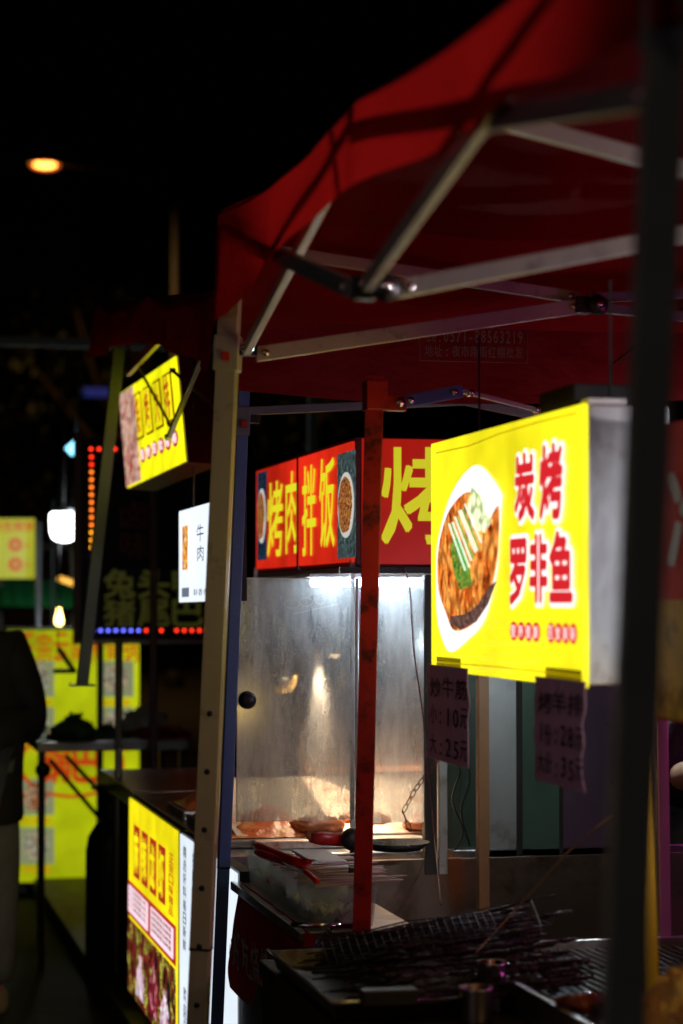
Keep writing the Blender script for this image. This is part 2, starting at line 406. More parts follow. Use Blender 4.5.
# dim building mass behind
bt = thing('apartment_block', (1, 55, 0), 'dark apartment block lost in the night behind the street lamp', 'building')
b = MB(); b.box((-14, 55, 0), (5.6, 64, 13)); b.build('wall', mat('sooty_render', (.16, .13, .11), .8, 0, .2, 1), bt)
b = MB(); b.box((-14.3, 54.7, 13), (5.9, 64.3, 13.5)); b.build('roof', DARKWOOD, bt)
for i in range(5):
    for k in range(4):
        x = -6.8 + i * 2.5; z = 1.5 + k * 3
        b = MB(); b.box((x, 54.93, z), (x + 1.3, 55.05, z + 1.6), mat('dark_pane', (.02, .02, .025), .1)); b.box((x - .1, 54.9, z - .12), (x + 1.4, 55.02, z - .01), mat('sill_grey', (.2, .19, .18), .7))
        b.build('window', None, bt)

# ================================================================== NEAR CANOPY TENT (A near leg, B far leg)
XA, YA, XB, YB = .75, 2.03, .75, 4.55
tent = thing('canopy_tent', (2.0, 3.3, 0), 'near red canopy tent with cream folding frame over the grill', 'tent')
PEAK = V((2.0, 3.3, 3.32)); EZ = 2.37
def roof_face(mb, c0, c1, peak, sag, nu=32, nv=16):
    def f(u, v):
        e = c0.lerp(c1, u); p = e.lerp(peak, v)
        hang = abs(math.sin(2 * math.pi * u)) * (1 - v) ** 2 * sag + .13 * math.sin(math.pi * v) * (1 - .3 * v)
        wr = .012 * noise.noise(V((p.x * 4, p.y * 4, p.z * 3)))
        return p + V((0, 0, -hang + wr))
    mb.grid(f, nu, nv)
cs = [V((.76, 4.58, EZ)), V((.76, 1.98, 2.27)), V((3.28, 1.98, 2.30)), V((3.28, 4.58, EZ))]
b = MB()
for i in range(4): roof_face(b, cs[i], cs[(i + 1) % 4], PEAK, .03)
b.build('roof', RED_FAB, tent)
def valance(p0, p1, drop, scal, name='valance', parent=None, m=None, outn=V((0, 0, 0)), n=60):
    mb = MB()
    L_ = (p1 - p0).length
    def f(u, v):
        p = p0.lerp(p1, u); d = drop(u) if callable(drop) else drop
        w_ = .018 * math.sin(u * L_ * 9 + 1) * v + .01 * noise.noise(V((u * L_ * 5, v * 2, 3)))
        return p + V((0, 0, -d * v - scal * abs(math.sin(2 * math.pi * u)) * (1 - v))) + outn * (w_ + .02 * v)
    mb.grid(f, n, 8); return mb.build(name, m, parent)
DT = [(4.58, .235), (4.41, .228), (4.1, .185), (3.76, .156), (3.39, .128), (3.1, .142), (2.87, .156), (2.5, .155), (1.95, .168)]
def vdrop(u):
    y = 4.585 - u * 2.615
    for (ya_, da), (yb_, db) in zip(DT, DT[1:]):
        if y >= yb_: return db + (da - db) * min(1, (y - yb_) / (ya_ - yb_))
    return .168
valance(V((.757, 4.585, EZ)), V((.757, 1.97, 2.27)), vdrop, .03, parent=tent, m=RED_FAB, outn=V((-.35, 0, 0)))
valance(V((.765, 4.59, EZ)), V((3.28, 4.59, EZ)), lambda u: .225, 0, parent=tent, m=RED_FAB, outn=V((0, 1, 0)))
valance(V((3.285, 4.585, EZ)), V((3.285, 1.97, 2.30)), .22, 0, parent=tent, m=RED_FAB, outn=V((1, 0, 0)))

def leg(parent, top, bot, w_, m, rot=.0, slider_z=None, holes=True, foot=True, name='leg', inner=True):
    """square telescoping leg leaning from bot to top"""
    top = V(top); bot = V(bot); d = (top - bot).normalized()
    b = MB(); split = bot.lerp(top, .355) if inner else bot
    upv = V((math.sin(rot), math.cos(rot), 0))
    b.bar(split, top, w_, w_, upv, m, bev=.0022)
    if inner: b.bar(bot, split, w_ * .95, w_ * .95, upv, m, bev=.002)
    L = b.build(name, None, parent)
    u = d.cross(upv).normalized(); v = u.cross(d)
    if inner:
        b = MB(); b.bar(split - d * .002, split + d * .004, w_ * 1.03, w_ * 1.03, upv, BLACKPL, bev=.002); b.build('collar', None, L)
    if holes:
        b = MB()
        for k in range(9):
            c = bot + d * (.35 + .12 * k)
            ww = w_ * (.95 if (c - bot).length < (split - bot).length else 1)
            b.lathe([(.0, .0), (.006, .0), (.0072, -.004)], c - v * (ww / 2 + .0015) * (1), axis=-v, n=10, m=BLACKPL)
        b.build('peg_hole', None, L, kind='stuff')
    if slider_z:
        c = bot + d * ((slider_z - bot.z) / d.z)
        b = MB(); b.bar(c - d * .045, c + d * .03, w_ * 1.25, w_ * 1.25, upv, POLE if m is POLE else POLE_DARK, bev=.004)
        b.bar(c - u * w_ * .6 if u.x < 0 else c + u * w_ * .6, c + (u if u.x > 0 else -u) * w_ * 1.5, .022, .03, upv, BLACKPL, bev=.002)
        s_ = b.build('slider_bracket', None, L)
        b = MB(); b.box(c - v * w_ * .76 + V((-.008, -.004, -.026)), c - v * w_ * .76 + V((.008, .004, -.008)), mat('red_plastic', (.5, .02, .02), .4), bev=.001)
        b.build('push_button', None, s_)
    if foot:
        b = MB(); b.box(bot + V((-.045, -.045, 0)), bot + V((.045, .045, .006)), POLE_DARK, bev=.002); b.build('foot_plate', None, L)
    return L
def truss(parent, p, q, w_=.03, h_=.016, m=None, up=Z, name='truss_bar'):
    b = MB(); b.bar(p, q, h_, w_, up, m or BAR, bev=.002); o = b.build(name, None, parent)
    d = (V(q) - V(p)).normalized(); u = d.cross(V(up)).normalized(); b = MB()
    for e in (V(p) + d * .02, V(q) - d * .02): b.lathe([(0, .004), (.007, .004), (.008, 0), (.008, -h_ - .006), (0, -h_ - .006)], e + u * (h_ / 2 + .002), axis=u, n=12)
    b.build('rivet', CHROME, o, kind='stuff')
    return o
# legs: lean outward at the foot as pulled
bB = pt(198, 1024, Y=4.55); dB = (V((.783, 4.55, 2.32)) - bB); footB = V((.783, 4.55, 2.32)) - dB * ((2.33 - .0) / dB.z)
leg(tent, (.783, 4.55, 2.32), (footB.x, footB.y, 0.005), .043, POLE, .35, slider_z=2.075)
pa = pt(664, 60, Y=2.03); pb = pt(624, 1000, Y=2.03); da_ = pa - pb; pb = pa - da_ * ((pa.z - .005) / da_.z); pa = pa + da_ * ((2.24 - pa.z) / da_.z)
leg(tent, pa, pb, .040, POLE_DARK, .2, slider_z=2.14, holes=False)
leg(tent, (3.25, 4.55, 2.33), (3.25, 4.55, .1), .046, POLE, .1, slider_z=2.07, holes=False)
leg(tent, (3.25, 2.03, 2.33), (3.25, 2.03, .1), .046, POLE, .1, slider_z=2.07, holes=False)
MIDL = V((.778, 3.32, 2.035)); MIDT = V((.785, 3.32, 2.27))
SB = V((.783, 4.50, 2.07)); TB = V((.79, 4.52, 2.31)); SA = V((.79, 2.08, 2.06)); TA = V((.775, 2.05, 2.262))
truss(tent, SB + V((.02, 0, 0)), V((.775, 3.32, 2.285)), .021)      # slider to mid top
truss(tent, TB, MIDL + V((-.02, 0, 0)), .03, m=POLE_DARK)
truss(tent, MIDL, TA, .025, m=BAR)
truss(tent, MIDT + V((-.0, 0, 0)), SA, .03, m=POLE_DARK)
# inner truss from the middle of the street side towards the peak
q = pt(690, 232, Y=3.32); truss(tent, MIDL + V((.05, 0, 0)), V((2.0, 3.32, MIDL.z + (q.z - MIDL.z) * (2.0 - .81) / (q.x - .81))), .029)
q0 = pt(500, 120, Y=3.30); q1 = pt(650, 160, Y=3.30); sl = (q1.z - q0.z) / (q1.x - q0.x)
truss(tent, V((.90, 3.30, q0.z + sl * (.90 - q0.x))), V((1.75, 3.30, q0.z + sl * (1.75 - q0.x))), .028)
# back side trusses
m0 = pt(582, 306, Y=4.53)
truss(tent, SB + V((.045, .03, -.005)), m0, .032); truss(tent, TB + V((.02, .03, -.015)), m0 + V((0, .02, .02)), .026)
truss(tent, m0 + V((0, 0, .0)), V((3.2, 4.53, 2.07)), .022, m=POLE_DARK); truss(tent, m0 + V((.02, .02, .02)), V((3.2, 4.5, 2.33)), .022, m=POLE_DARK)
truss(tent, V((2.0, 3.30, 2.2)), V((2.9, 3.30, 2.33)), .026)
b = MB(); b.tube([(2.0, 3.3, 2.2), (2.0, 3.3, 3.27)], .018, 12); b.lathe([(0, 0), (.05, -.002), (.05, -.02), (0, -.03)], V((2.0, 3.3, 3.29))); b.build('centre_post', BAR, tent)
for p in (MIDL, m0, V((.80, 3.32, 2.285))):
    b = MB(); ax = V((0, -1, 0)) if p is m0 else V((-1, 0, 0))
    b.box(p + V((-.018, -.018, -.018)), p + V((.018, .018, .02)), BLACKPL, bev=.004)
    b.lathe([(0, .012), (.019, .01), (.023, 0)], p + V((.03, -.02, .0)), axis=V((0, -1, 0)), n=18, m=BLACKPL)
    b.lathe([(0, .018), (.007, .017), (.008, .01)], p + V((.03, -.02, .0)), axis=V((0, -1, 0)), n=12, m=CHROME); b.build('joint', None, tent)
# dark webbing seams on the fabric: eave hem
b = MB(); b.tube([(.762, 4.585 - 2.615 * k / 40, EZ - .1 * k / 40 - .03 * abs(math.sin(2 * math.pi * k / 40))) for k in range(41)], .005, 6); b.build('eave_hem', RED_FAB2, tent)

# ================================================================== SECOND CANOPY (dark red), far-left leg swung out
t2 = thing('canopy_tent', (2.2, 6.9, .1), 'second dark red canopy tent behind the near one, with its far left leg kicked out', 'tent')
cs = [V((.9, 8.2, 2.65)), V((.9, 5.42, 2.33)), V((3.4, 5.42, 2.28)), V((3.4, 8.2, 2.5))]
b = MB()
for i in range(4): roof_face(b, cs[i], cs[(i + 1) % 4], V((2.15, 6.8, 2.95)), .05)
b.build('roof', RED_FAB2, t2)
va = valance(V((.9, 5.40, 2.33)), V((3.4, 5.40, 2.28)), lambda u: .26 - .04 * u + .02 * math.sin(u * 7), 0, parent=t2, m=RED_FAB2, outn=V((0, -1, 0)))
GREYPR = mat('grey_print', (.2, .13, .09), .7)
b = MB(); a = pt(416, 362, Y=5.36); c = pt(523, 320, Y=5.36); wdt = c.x - a.x; htt = c.z - a.z
put_text(b, '电话:0571-88563219', a + V((.012, -.035, htt * .42)), FX, Z, wdt * .92, htt * .3, .01)
put_text(b, '地址:夜市南街红棚批发', a + V((.012, -.035, htt * .1)), FX, Z, wdt * .92, htt * .25, .01)
put_text(b, '折叠帐篷厂家直销', a + V((.012, -.035, htt * .74)), FX, Z, wdt * .92, htt * .22, .01)
k = .006
for s0, s1 in (((0, 0), (1, 0)), ((1, 0), (1, 1)), ((0, 0), (0, 1)), ((0, 1), (1, 1))):
    P = a + V((s0[0] * wdt, -.035, s0[1] * htt)); Q = a + V((s1[0] * wdt, -.035, s1[1] * htt)); b.bar(P, Q, .001, k, V((0, 1, 0)))
b.build('print', GREYPR, va)
valance(V((.9, 8.25, 2.66)), V((.9, 5.42, 2.33)), lambda u: .21 - .07 * math.sin(math.pi * u), 0, parent=t2, m=RED_FAB2, outn=V((-1, 0, 0)))
POLE_BLUE_TINT = mat('blue_grey_steel', (.10, .18, .38), .4, .1, .15, 12, .1, 60, dirt=(.14, .2, .3), dscale=6, dlo=.55, dhi=.8)  # blue light of the white sign painted into the leg colour
pe0 = pt(246, 330, X=1.0); pe1 = pt(217, 1024, X=.92); d = (pe0 - pe1); foot = pe0 - d * ((pe0.z - .1) / d.z) if False else pe1 + (pe1 - pe0) * ((pe1.z - .105) / (pe0.z - pe1.z))
leg(t2, pe0, foot, .030, POLE_BLUE_TINT, .0, slider_z=2.02, holes=False)
pd0 = pt(119, 362, X=.97); pd1 = pt(82, 686, X=.83)
GREENP = mat('green_grey_enamel', (.13, .18, .15), .45, 0, .15, 12)
leg(t2, pd0 + V((0, 0, .05)), pd1, .042, GREENP, 0, holes=False, inner=False)
leg(t2, (3.3, 5.6, 2.28), (3.3, 5.6, .1), .042, POLE, 0, holes=False)
leg(t2, (3.3, 8.1, 2.48), (3.3, 8.1, .1), .042, POLE, 0, holes=False)
truss(t2, pt(128, 372, X=.97), pt(134, 360, X=.97) + V((0, -.7, .0)), .03)
truss(t2, V((1.0, 5.75, 2.05)), V((2.1, 5.75, 2.12)), .022, m=POLE_DARK)
truss(t2, V((1.0, 5.72, 2.2)), V((2.1, 5.72, 2.0)), .022, m=POLE_DARK)
truss(t2, V((1.0, 5.8, 2.02)), V((.99, 6.9, 2.28)), .009, .008, m=POLE_DARK)
truss(t2, V((.99, 6.9, 2.1)), V((.98, 8.05, 2.5)), .009, .008, m=POLE_DARK)
truss(t2, V((.98, 6.9, 2.06)), V((.98, 6.2, 2.25)), .013, m=POLE_DARK)

# ================================================================== ROAST-MEAT CART with the glass case
CX, CY, CZ0, CZ1 = 1.345, 5.86, .86, 1.60
cart = thing('food_cart', (2.0, 6.7, .1), 'food cart with an open dirty glass door under a lit red roast meat rice sign', 'food cart')
b = MB(); b.box((1.0, 5.9, .80), (2.7, 7.9, .86), STEEL, bev=.004); b.build('counter_top', None, cart)
b = MB(); b.box((1.345, 5.9, .10), (2.7, 7.88, .795), STEEL2, bev=.004); b.box((1.02, 5.93, .12), (1.34, 7.85, .79), DARKWOOD); b.build('cart_body', None, cart)
# glass case frame
ALU = mat('aluminium_profile', (.6, .6, .58), .35, .8, .1, 20, dirt=(.25, .22, .2), dscale=20, dlo=.55, dhi=.7)
for (x, y, nm) in ((CX, CY + .02, ''), (CX, 7.35, ''), (2.3, 7.35, '')):
    b = MB(); b.box((x - .007, y - .007, .86), (x + .007, y + .007, 1.66), ALU, bev=.002); b.build('corner_post', None, cart)
b = MB(); b.box((CX, CY + .01, 1.625), (2.35, 7.4, 1.64), ALU); b.build('case_ceiling', None, cart)
# dirty glass
def glass_mat():
    m = bpy.data.materials.new('greasy_glass'); m.use_nodes = True; nt = m.node_tree; N = nt.nodes; L = nt.links
    out = N['Material Output']; b = N['Principled BSDF']; b.inputs['Roughness'].default_value = .09
    b.inputs['Base Color'].default_value = (.5, .52, .52, 1); b.inputs['Metallic'].default_value = 0
    tc = N.new('ShaderNodeTexCoord')
    gl = N.new('ShaderNodeBsdfGlossy'); gl.inputs['Roughness'].default_value = .12; gl.inputs[0].default_value = (.8, .85, .9, 1)
    tr = N.new('ShaderNodeBsdfTransparent'); tr.inputs[0].default_value = (.82, .84, .84, 1)
    df = N.new('ShaderNodeBsdfDiffuse'); df.inputs[0].default_value = (.55, .52, .47, 1)
    tl = N.new('ShaderNodeBsdfTranslucent'); tl.inputs[0].default_value = (.85, .88, .9, 1)
    m1 = N.new('ShaderNodeMixShader'); m1.inputs[0].default_value = .16; L.new(tr.outputs[0], m1.inputs[1]); L.new(gl.outputs[0], m1.inputs[2])
    m2 = N.new('ShaderNodeMixShader'); m2.inputs[0].default_value = .6; L.new(df.outputs[0], m2.inputs[1]); L.new(tl.outputs[0], m2.inputs[2])
    n = N.new('ShaderNodeTexNoise'); n.inputs['Scale'].default_value = 5; n.inputs['Detail'].default_value = 8; n.inputs['Roughness'].default_value = .7
    mp = N.new('ShaderNodeMapping'); mp.inputs['Scale'].default_value = (2.4, 1, .5); L.new(tc.outputs['Object'], mp.inputs[0]); L.new(mp.outputs[0], n.inputs['Vector'])
    n2 = N.new('ShaderNodeTexNoise'); n2.inputs['Scale'].default_value = 160; n2.inputs['Detail'].default_value = 3; L.new(tc.outputs['Object'], n2.inputs['Vector'])
    r = N.new('ShaderNodeMapRange'); r.inputs[1].default_value = .38; r.inputs[2].default_value = .66; r.inputs[3].default_value = .12; r.inputs[4].default_value = .58
    L.new(n.outputs[0], r.inputs[0])
    r2 = N.new('ShaderNodeMapRange'); r2.inputs[1].default_value = .58; r2.inputs[2].default_value = .68; r2.inputs[3].default_value = 0; r2.inputs[4].default_value = .14
    L.new(n2.outputs[0], r2.inputs[0]); ad = N.new('ShaderNodeMath'); ad.operation = 'ADD'; ad.use_clamp = True
    L.new(r.outputs[0], ad.inputs[0]); L.new(r2.outputs[0], ad.inputs[1])
    m3 = N.new('ShaderNodeMixShader'); L.new(ad.outputs[0], m3.inputs[0]); L.new(m1.outputs[0], m3.inputs[1]); L.new(m2.outputs[0], m3.inputs[2])
    L.new(m3.outputs[0], out.inputs[0])
    return m
GLASS = glass_mat()  # greasy vertical smears and fine speckle
dl = pt(237, 822, Y=CY); dr = pt(354, 579, Y=CY)
door = MB(); door.box((dl.x, CY - .003, dl.z), (dr.x, CY + .003, dr.z)); door = door.build('door', GLASS, cart, label='open glass door, hazy with grease')
b = MB(); k = pt(247, 700, Y=CY - .01)
b.lathe([(0, .03), (.016, .03), (.02, .024), (.02, .012), (.024, .01), (.024, 0)], k, axis=V((0, -1, 0)), n=24); b.build('knob', BLACKPL, door)
ed = MB(); ed.box((dl.x - .002, CY - .004, dl.z), (dl.x, CY + .004, dr.z), ALU); ed.box((dl.x, CY - .0045, dr.z), (dr.x, CY + .0045, dr.z + .003), ALU); ed.build('edge_strip', None, door)
# faint tape residue on the door: ring shaped scrap
TAPE = mat('tape_residue', (.6, .58, .5), .6)
b = MB()
for j in range(3): 
    c = pt(292 + j * 14, 604 - j * 2, Y=CY - .0045); ringp(b, c, FX, Z, .022 - .003 * j, .012, .0016, .0, n=20)
a = pt(293, 614, Y=CY - .0045)
b.bar(a, pt(338, 604, Y=CY - .0045), .001, .003, V((0, 1, 0))); b.build('tape_residue', TAPE, door)
gr = pt(424, 822, Y=CY); gt = pt(366, 579, Y=CY)
b = MB(); b.box((CX + .014, CY - .003, gr.z), (gr.x, CY + .003, gt.z)); b.build('side_pane', GLASS, cart)
b = MB(); b.box((CX + .02, 6.0, 1.02), (CX + .026, 7.3, 1.6)); b.build('street_pane', GLASS, cart)
b = MB(); b.box((gr.x, CY - .01, .80), (gr.x + .035, CY + .02, 1.62), DARKWOOD, bev=.002); b.build('side_post', None, cart)
b = MB(); x = gr.x + .052; b.box((x - .012, CY - .012, .80), (x + .012, CY + .012, 1.2), GALV, bev=.002); b.build('side_post', None, cart)
b = MB(); a = pt(441, 735, Y=CY - .02); b.box(a, a + V((.026, .006, .07)), ALU, bev=.001)
for dz in (.014, .056): b.lathe([(0, .004), (.004, .003), (.005, 0)], a + V((.013, -.001, dz)), axis=V((0, -1, 0)), n=10, m=BLACKPL)
b.build('hinge', None, cart)
# lamp tube at the top of the case and things behind the glass
b = MB(); b.box((1.23, 5.90, 1.612), (1.78, 6.1, 1.622), WHITEPL)
b.build('lamp_housing', None, cart)
b = MB(); b.tube([(1.24, 5.93, 1.598), (1.72, 5.95, 1.598)], .011, 12); b.build('lamp_tube', emis('case_tube', (.72, .86, 1), 60), cart)
b = MB(); b.box((CX + .03, 7.30, .86), (2.3, 7.32, 1.62), mat('case_back_steel', (.16, .165, .17), .85, .0, .3, 4, .1, 12)); b.build('case_back', None, cart)
b = MB(); b.box((1.10, 6.0, .862), (2.2, 7.2, .885), mat('hot_plate_steel', (.75, .68, .6), .35, .7, .2, 10, .2, 60, dirt=(.4, .16, .05), dscale=10, dlo=.5, dhi=.65), bev=.004); b.build('hot_plate', None, cart)
HEAT = emis('heating_element', (1, .32, .12), 1.6)
b = MB(); b.tube([(1.40, 6.74, 1.02), (1.85, 6.74, 1.02)], .009, 10); b.build('heating_element', HEAT, cart)
b = MB(); b.prism([V((1.06, 6.08, .888)), V((2.15, 6.08, .888)), V((2.15, 6.7, 1.0)), V((1.06, 6.7, 1.0))], V((0, 0, .004)), mat('polished_tray_steel', (.8, .74, .62), .38, .5, .15, 10, .2, 50, dirt=(.55, .25, .1), dscale=9, dlo=.5, dhi=.7)); b.build('warming_tray', None, cart)
b = MB(); b.box((1.38, 6.79, .90), (1.95, 6.80, 1.16)); b.build('heat_reflector', mat('copper_reflector', (.75, .45, .3), .35, .9, .1, 8), cart)
# roasting meat and dishes inside (separate things resting in the case)
ROAST = mat('roast_meat', (.45, .13, .04), .3, 0, .5, 30, .5, 60, dirt=(.1, .03, .01), dscale=25, dlo=.55, dhi=.7)
for i, (x, y) in enumerate([(1.30, 6.12), (1.46, 6.22), (1.62, 6.12)]):
    b = MB(); b.ell((x, y, .912), .075, .06, .028, amp=.25, seed=i, n=3)
    b.build('roast_meat', ROAST, label=['roast meat slab nearest the door on the hot plate', 'roast meat slab in the middle of the hot plate behind the glass', 'roast meat slab at the right end of the hot plate'][i], cat='meat', group='roast meat on the hot plate')
b = MB(); c = V((1.26, 6.45, 1.27)); b.lathe([(0, .0), (.03, .005), (.045, .03), (.05, .06), (.047, .06), (.04, .03), (0, .01)], c, n=24)
b.tube([c + V((.0, 0, .06)), c + V((.0, 0, .16)), c + V((.02, 0, .34))], .003, 8)
b.build('ladle', mat('brass', (.8, .55, .2), .25, 1), label='hanging brass coloured ladle gleaming behind the glass door', cat='ladle')

hl = V((1.42, 6.45, 1.42)); b = MB(); b.lathe([(0, .1), (.02, .1), (.035, .07), (.075, 0), (.07, 0), (.03, .065), (0, .09)], hl - V((0, 0, .03)), n=28); b.tube([hl + V((0, 0, .06)), hl + V((0, 0, .21))], .004, 6); b.build('heat_lamp_shade', mat('brass_shade', (.8, .52, .18), .3, 1), cart)
b = MB(); b.ell(hl - V((0, 0, .015)), .028, .028, .03); b.build('heat_lamp_bulb', emis('heat_bulb', (1, .62, .3), 12), cart)
light('heat_lamp_glow', 'SPOT', hl - V((0, 0, .05)), 60, (1, .68, .42), .03, (1.36, 6.35, .9), 130, .7)  # lamp added inside the case to brighten the tray
# banner box on the cart
bz0, bz1 = pt(357, 566, X=CX).z, pt(357, 436, X=CX).z
by1 = pt(256, 520, X=CX).y
sign = thing('banner_box', (CX, CY, bz0), 'red lit sign box with yellow characters reading roast meat rice over the glass case', 'sign')
HOUS = mat('red_sign_housing', (.10, .01, .01), .5, 0, .2, 12)
b = MB(); b.box((CX + .004, CY - .0, bz0), (2.75, by1, bz1), HOUS, bev=.003); b.build('housing', None, sign)
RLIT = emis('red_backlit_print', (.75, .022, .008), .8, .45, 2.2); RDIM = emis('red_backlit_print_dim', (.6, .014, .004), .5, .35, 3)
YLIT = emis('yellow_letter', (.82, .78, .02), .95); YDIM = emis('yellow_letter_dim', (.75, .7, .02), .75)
L1 = pt(258, 520, X=CX).y; L2 = pt(300, 520, X=CX).y; L3 = pt(354, 520, X=CX).y
for (ya, yb) in ((L1, L2 + .006), (L2 - .006, L3)):
    b = MB(); b.box((CX - .006, yb, bz0 + .012), (CX + .002, ya, bz1 - .012), RLIT); b.build('face_panel', None, sign)
b = MB(); b.box((CX - .010, L2 - .006, bz0), (CX + .003, L2 + .006, bz1), BLACKPL); b.build('divider', None, sign)
FXp = CX - .0065
b = MB()
text_street(b, '烤', 267, 556, 482, 284, FXp, .012); text_street(b, '肉', 285.5, 553, 472, 299, FXp, .012)
text_street(b, '拌', 302, 555, 466, 317, FXp, .012); text_street(b, '饭', 319, 547, 458, 336, FXp, .012); b.build('lettering', YLIT, sign)
# dish pictures at both ends
for (p0, p1, q0, q1, back, lbl) in ((258, 267, 472, 560, (.02, .06, .12), 'far dish picture on blue ground'), (338, 356, 452, 558, (.12, .2, .2), 'near dish picture with a round plate on grey stone')):
    ya = pt(p0, 510, X=FXp).y; yb = pt(p1, 510, X=FXp).y; z0 = pt((p0 + p1) / 2, q1, X=FXp).z; z1 = pt((p0 + p1) / 2, q0, X=FXp).z
    b = MB(); panel(b, V((FXp, ya, z0)), SX, Z, ya - yb, z1 - z0, .002, m=photo('stone_print' + lbl[:4], [tuple(c * .4 for c in back), back, tuple(min(1, c * 2.2) for c in back)], 22, .45))
    c = V((FXp, (ya + yb) / 2, (z0 + z1) / 2)); w2 = (ya - yb) * .44; h2 = (z1 - z0) * .31
    disc(b, c, SX, Z, w2, h2, .004, emis('plate_white', (.8, .8, .75), .7))
    disc(b, c, SX, Z, w2 * .85, h2 * .86, .006, photo('meat_print', [(.03, .01, .005), (.35, .07, .02), (.75, .3, .08), (.2, .25, .03)], 30, .9), wob=.1)
    b.build('picture', None, sign, label=lbl)
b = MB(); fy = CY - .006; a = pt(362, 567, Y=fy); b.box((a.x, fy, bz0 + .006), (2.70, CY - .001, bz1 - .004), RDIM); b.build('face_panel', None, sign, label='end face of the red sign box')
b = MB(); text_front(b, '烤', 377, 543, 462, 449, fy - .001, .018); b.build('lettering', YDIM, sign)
# number of white characters further right on the same face
b = MB(); put_text(b, '饭馆', V((1.98, fy - .001, bz0 + .13)), FX, Z, .34, .2, .02); b.build('lettering', emis('white_letter_dim', (.8, .75, .7), .3), sign)
b = MB(); b.box((1.30, CY - .03, bz0 - .02), (2.7, CY - .008, bz0 - .002), DARKWOOD); b.build('bottom_rail', None, sign)
# red post C with strut bracket: part of the cart's own umbrella frame
rp = thing('frame_post', (1.11, 4.73, .1), 'upright red painted steel post in front of the glass case, with a bolted bracket', 'post')
c0 = pt(375, 376, Y=4.73); c1 = pt(362, 920, Y=4.73); dd = c0 - c1; ft = c1 - dd * ((c1.z - .105) / dd.z)
L_ = leg(rp, c0, ft, .040, REDPOLE, .25, slider_z=None, holes=False, name='post', inner=False)
b = MB(); c = pt(375, 408, Y=4.727); b.box(c + V((-.024, -.024, -.006)), c + V((.024, .024, .06)), REDPOLE, bev=.003)
b.box(c + V((.025, -.012, -.006)), c + V((.07, .014, .028)), REDPOLE, bev=.003)
b.lathe([(0, .007), (.010, .006), (.012, 0)], c + V((.055, -.012, .012)), axis=V((0, -1, 0)), n=14, m=CHROME); b.build('bracket', None, rp)
truss(rp, c + V((.06, 0, .014)), pt(462, 391, Y=4.73) + V((0, .0, .0)), .028, m=POLE_BLUE_TINT)
truss(rp, pt(462, 391, Y=4.74), pt(545, 412, Y=4.75), .010, m=BAR)
b = MB(); b.box(pt(356, 578, Y=5.63), pt(359, 578, Y=5.63) + V((0, .01, -.64)), ALU, bev=.002); b.build('side_strip', None, rp)

# panels to the right of the case (cart's end wall)
WY = 5.9
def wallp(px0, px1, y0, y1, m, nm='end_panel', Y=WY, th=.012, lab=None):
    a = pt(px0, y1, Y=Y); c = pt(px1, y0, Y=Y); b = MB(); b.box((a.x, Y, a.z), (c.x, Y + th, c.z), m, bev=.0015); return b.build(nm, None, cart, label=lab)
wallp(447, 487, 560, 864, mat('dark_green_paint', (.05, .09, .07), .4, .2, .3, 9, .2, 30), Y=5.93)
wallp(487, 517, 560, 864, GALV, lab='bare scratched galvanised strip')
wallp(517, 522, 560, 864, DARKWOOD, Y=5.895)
wallp(522, 562, 560, 864, mat('green_grey_paint', (.16, .26, .2), .3, .5, .25, 8, .15, 20))  # green reflection in the steel sheet painted as its own panel
wallp(562, 660, 560, 864, mat('purple_grey_paint', (.22, .13, .2), .3, .5, .25, 8, .15, 20))  # purple reflection in the same sheet, painted likewise
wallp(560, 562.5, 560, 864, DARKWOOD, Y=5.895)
b = MB(); a = pt(372, 867, Y=5.86); c = pt(700, 867, Y=5.86); b.box((a.x, 5.855, .12), (c.x, 5.868, .842), mat('brown_stained_steel', (.34, .24, .19), .34, .85, .25, 5, .12, 20, dirt=(.1, .06, .04), dscale=5, dlo=.5, dhi=.75), bev=.002); b.build('end_apron', None, cart)
WOODP = mat('orange_varnished_wood', (.42, .2, .09), .45, 0, .25, 9, .15, 40)
pst = MB(); a = pt(477, 905, Y=5.7); c = pt(488, 640, Y=5.7); pst.bar(V(((a.x + c.x) / 2, 5.7, .1)), V(((a.x + c.x) / 2, 5.7, c.z)), .03, .03, V((0, 1, 0)), WOODP, bev=.003)
pst.build('wooden_post', None, label='slim orange brown wooden post left of the galvanised panel', cat='post')

# ================================================================== YELLOW LIGHTBOX (charcoal grilled tilapia)
YX = 1.24
ya = pt(434, 560, X=YX).y; yb = pt(587, 560, X=YX).y
zt = pt(587, 402, X=YX).z; zb = pt(587, 690, X=YX).z
zt2 = pt(434, 445, X=YX).z; zb2 = pt(434, 668, X=YX).z
zt = (zt + zt2) / 2; zb = (zb + zb2) / 2
yl = thing('lightbox_sign', (YX, (ya + yb) / 2, zb), 'bright yellow lightbox with a grilled fish platter and red characters, the largest sign', 'sign')
YEL = emis('yellow_backlit_film', (.95, .84, .012), 1.25, .3, 3.2)
b = MB(); b.box((YX + .004, yb, zb + .005), (YX + .155, ya, zt - .002), GALV, bev=.003); b.build('housing', None, yl)
b = MB(); b.box((YX - .006, yb + .002, zb), (YX + .003, ya, zt), YEL, bev=.001); b.build('face_panel', None, yl)
yx = YX - .0065
b = MB()
m = emis('yellow_film_crease', (.55, .4, .0), .8)
def yz(px, py): q = pt(px, py, X=yx); return V((yx - .0015, q.y, q.z))
b.tube([yz(437, 453), yz(470, 446), yz(500, 434), yz(540, 422), yz(578, 413)], .0016, 5)
b.tube([yz(437, 662), yz(500, 667), yz(545, 672), yz(584, 677)], .0014, 5)
b.build('film_crease', m, yl)
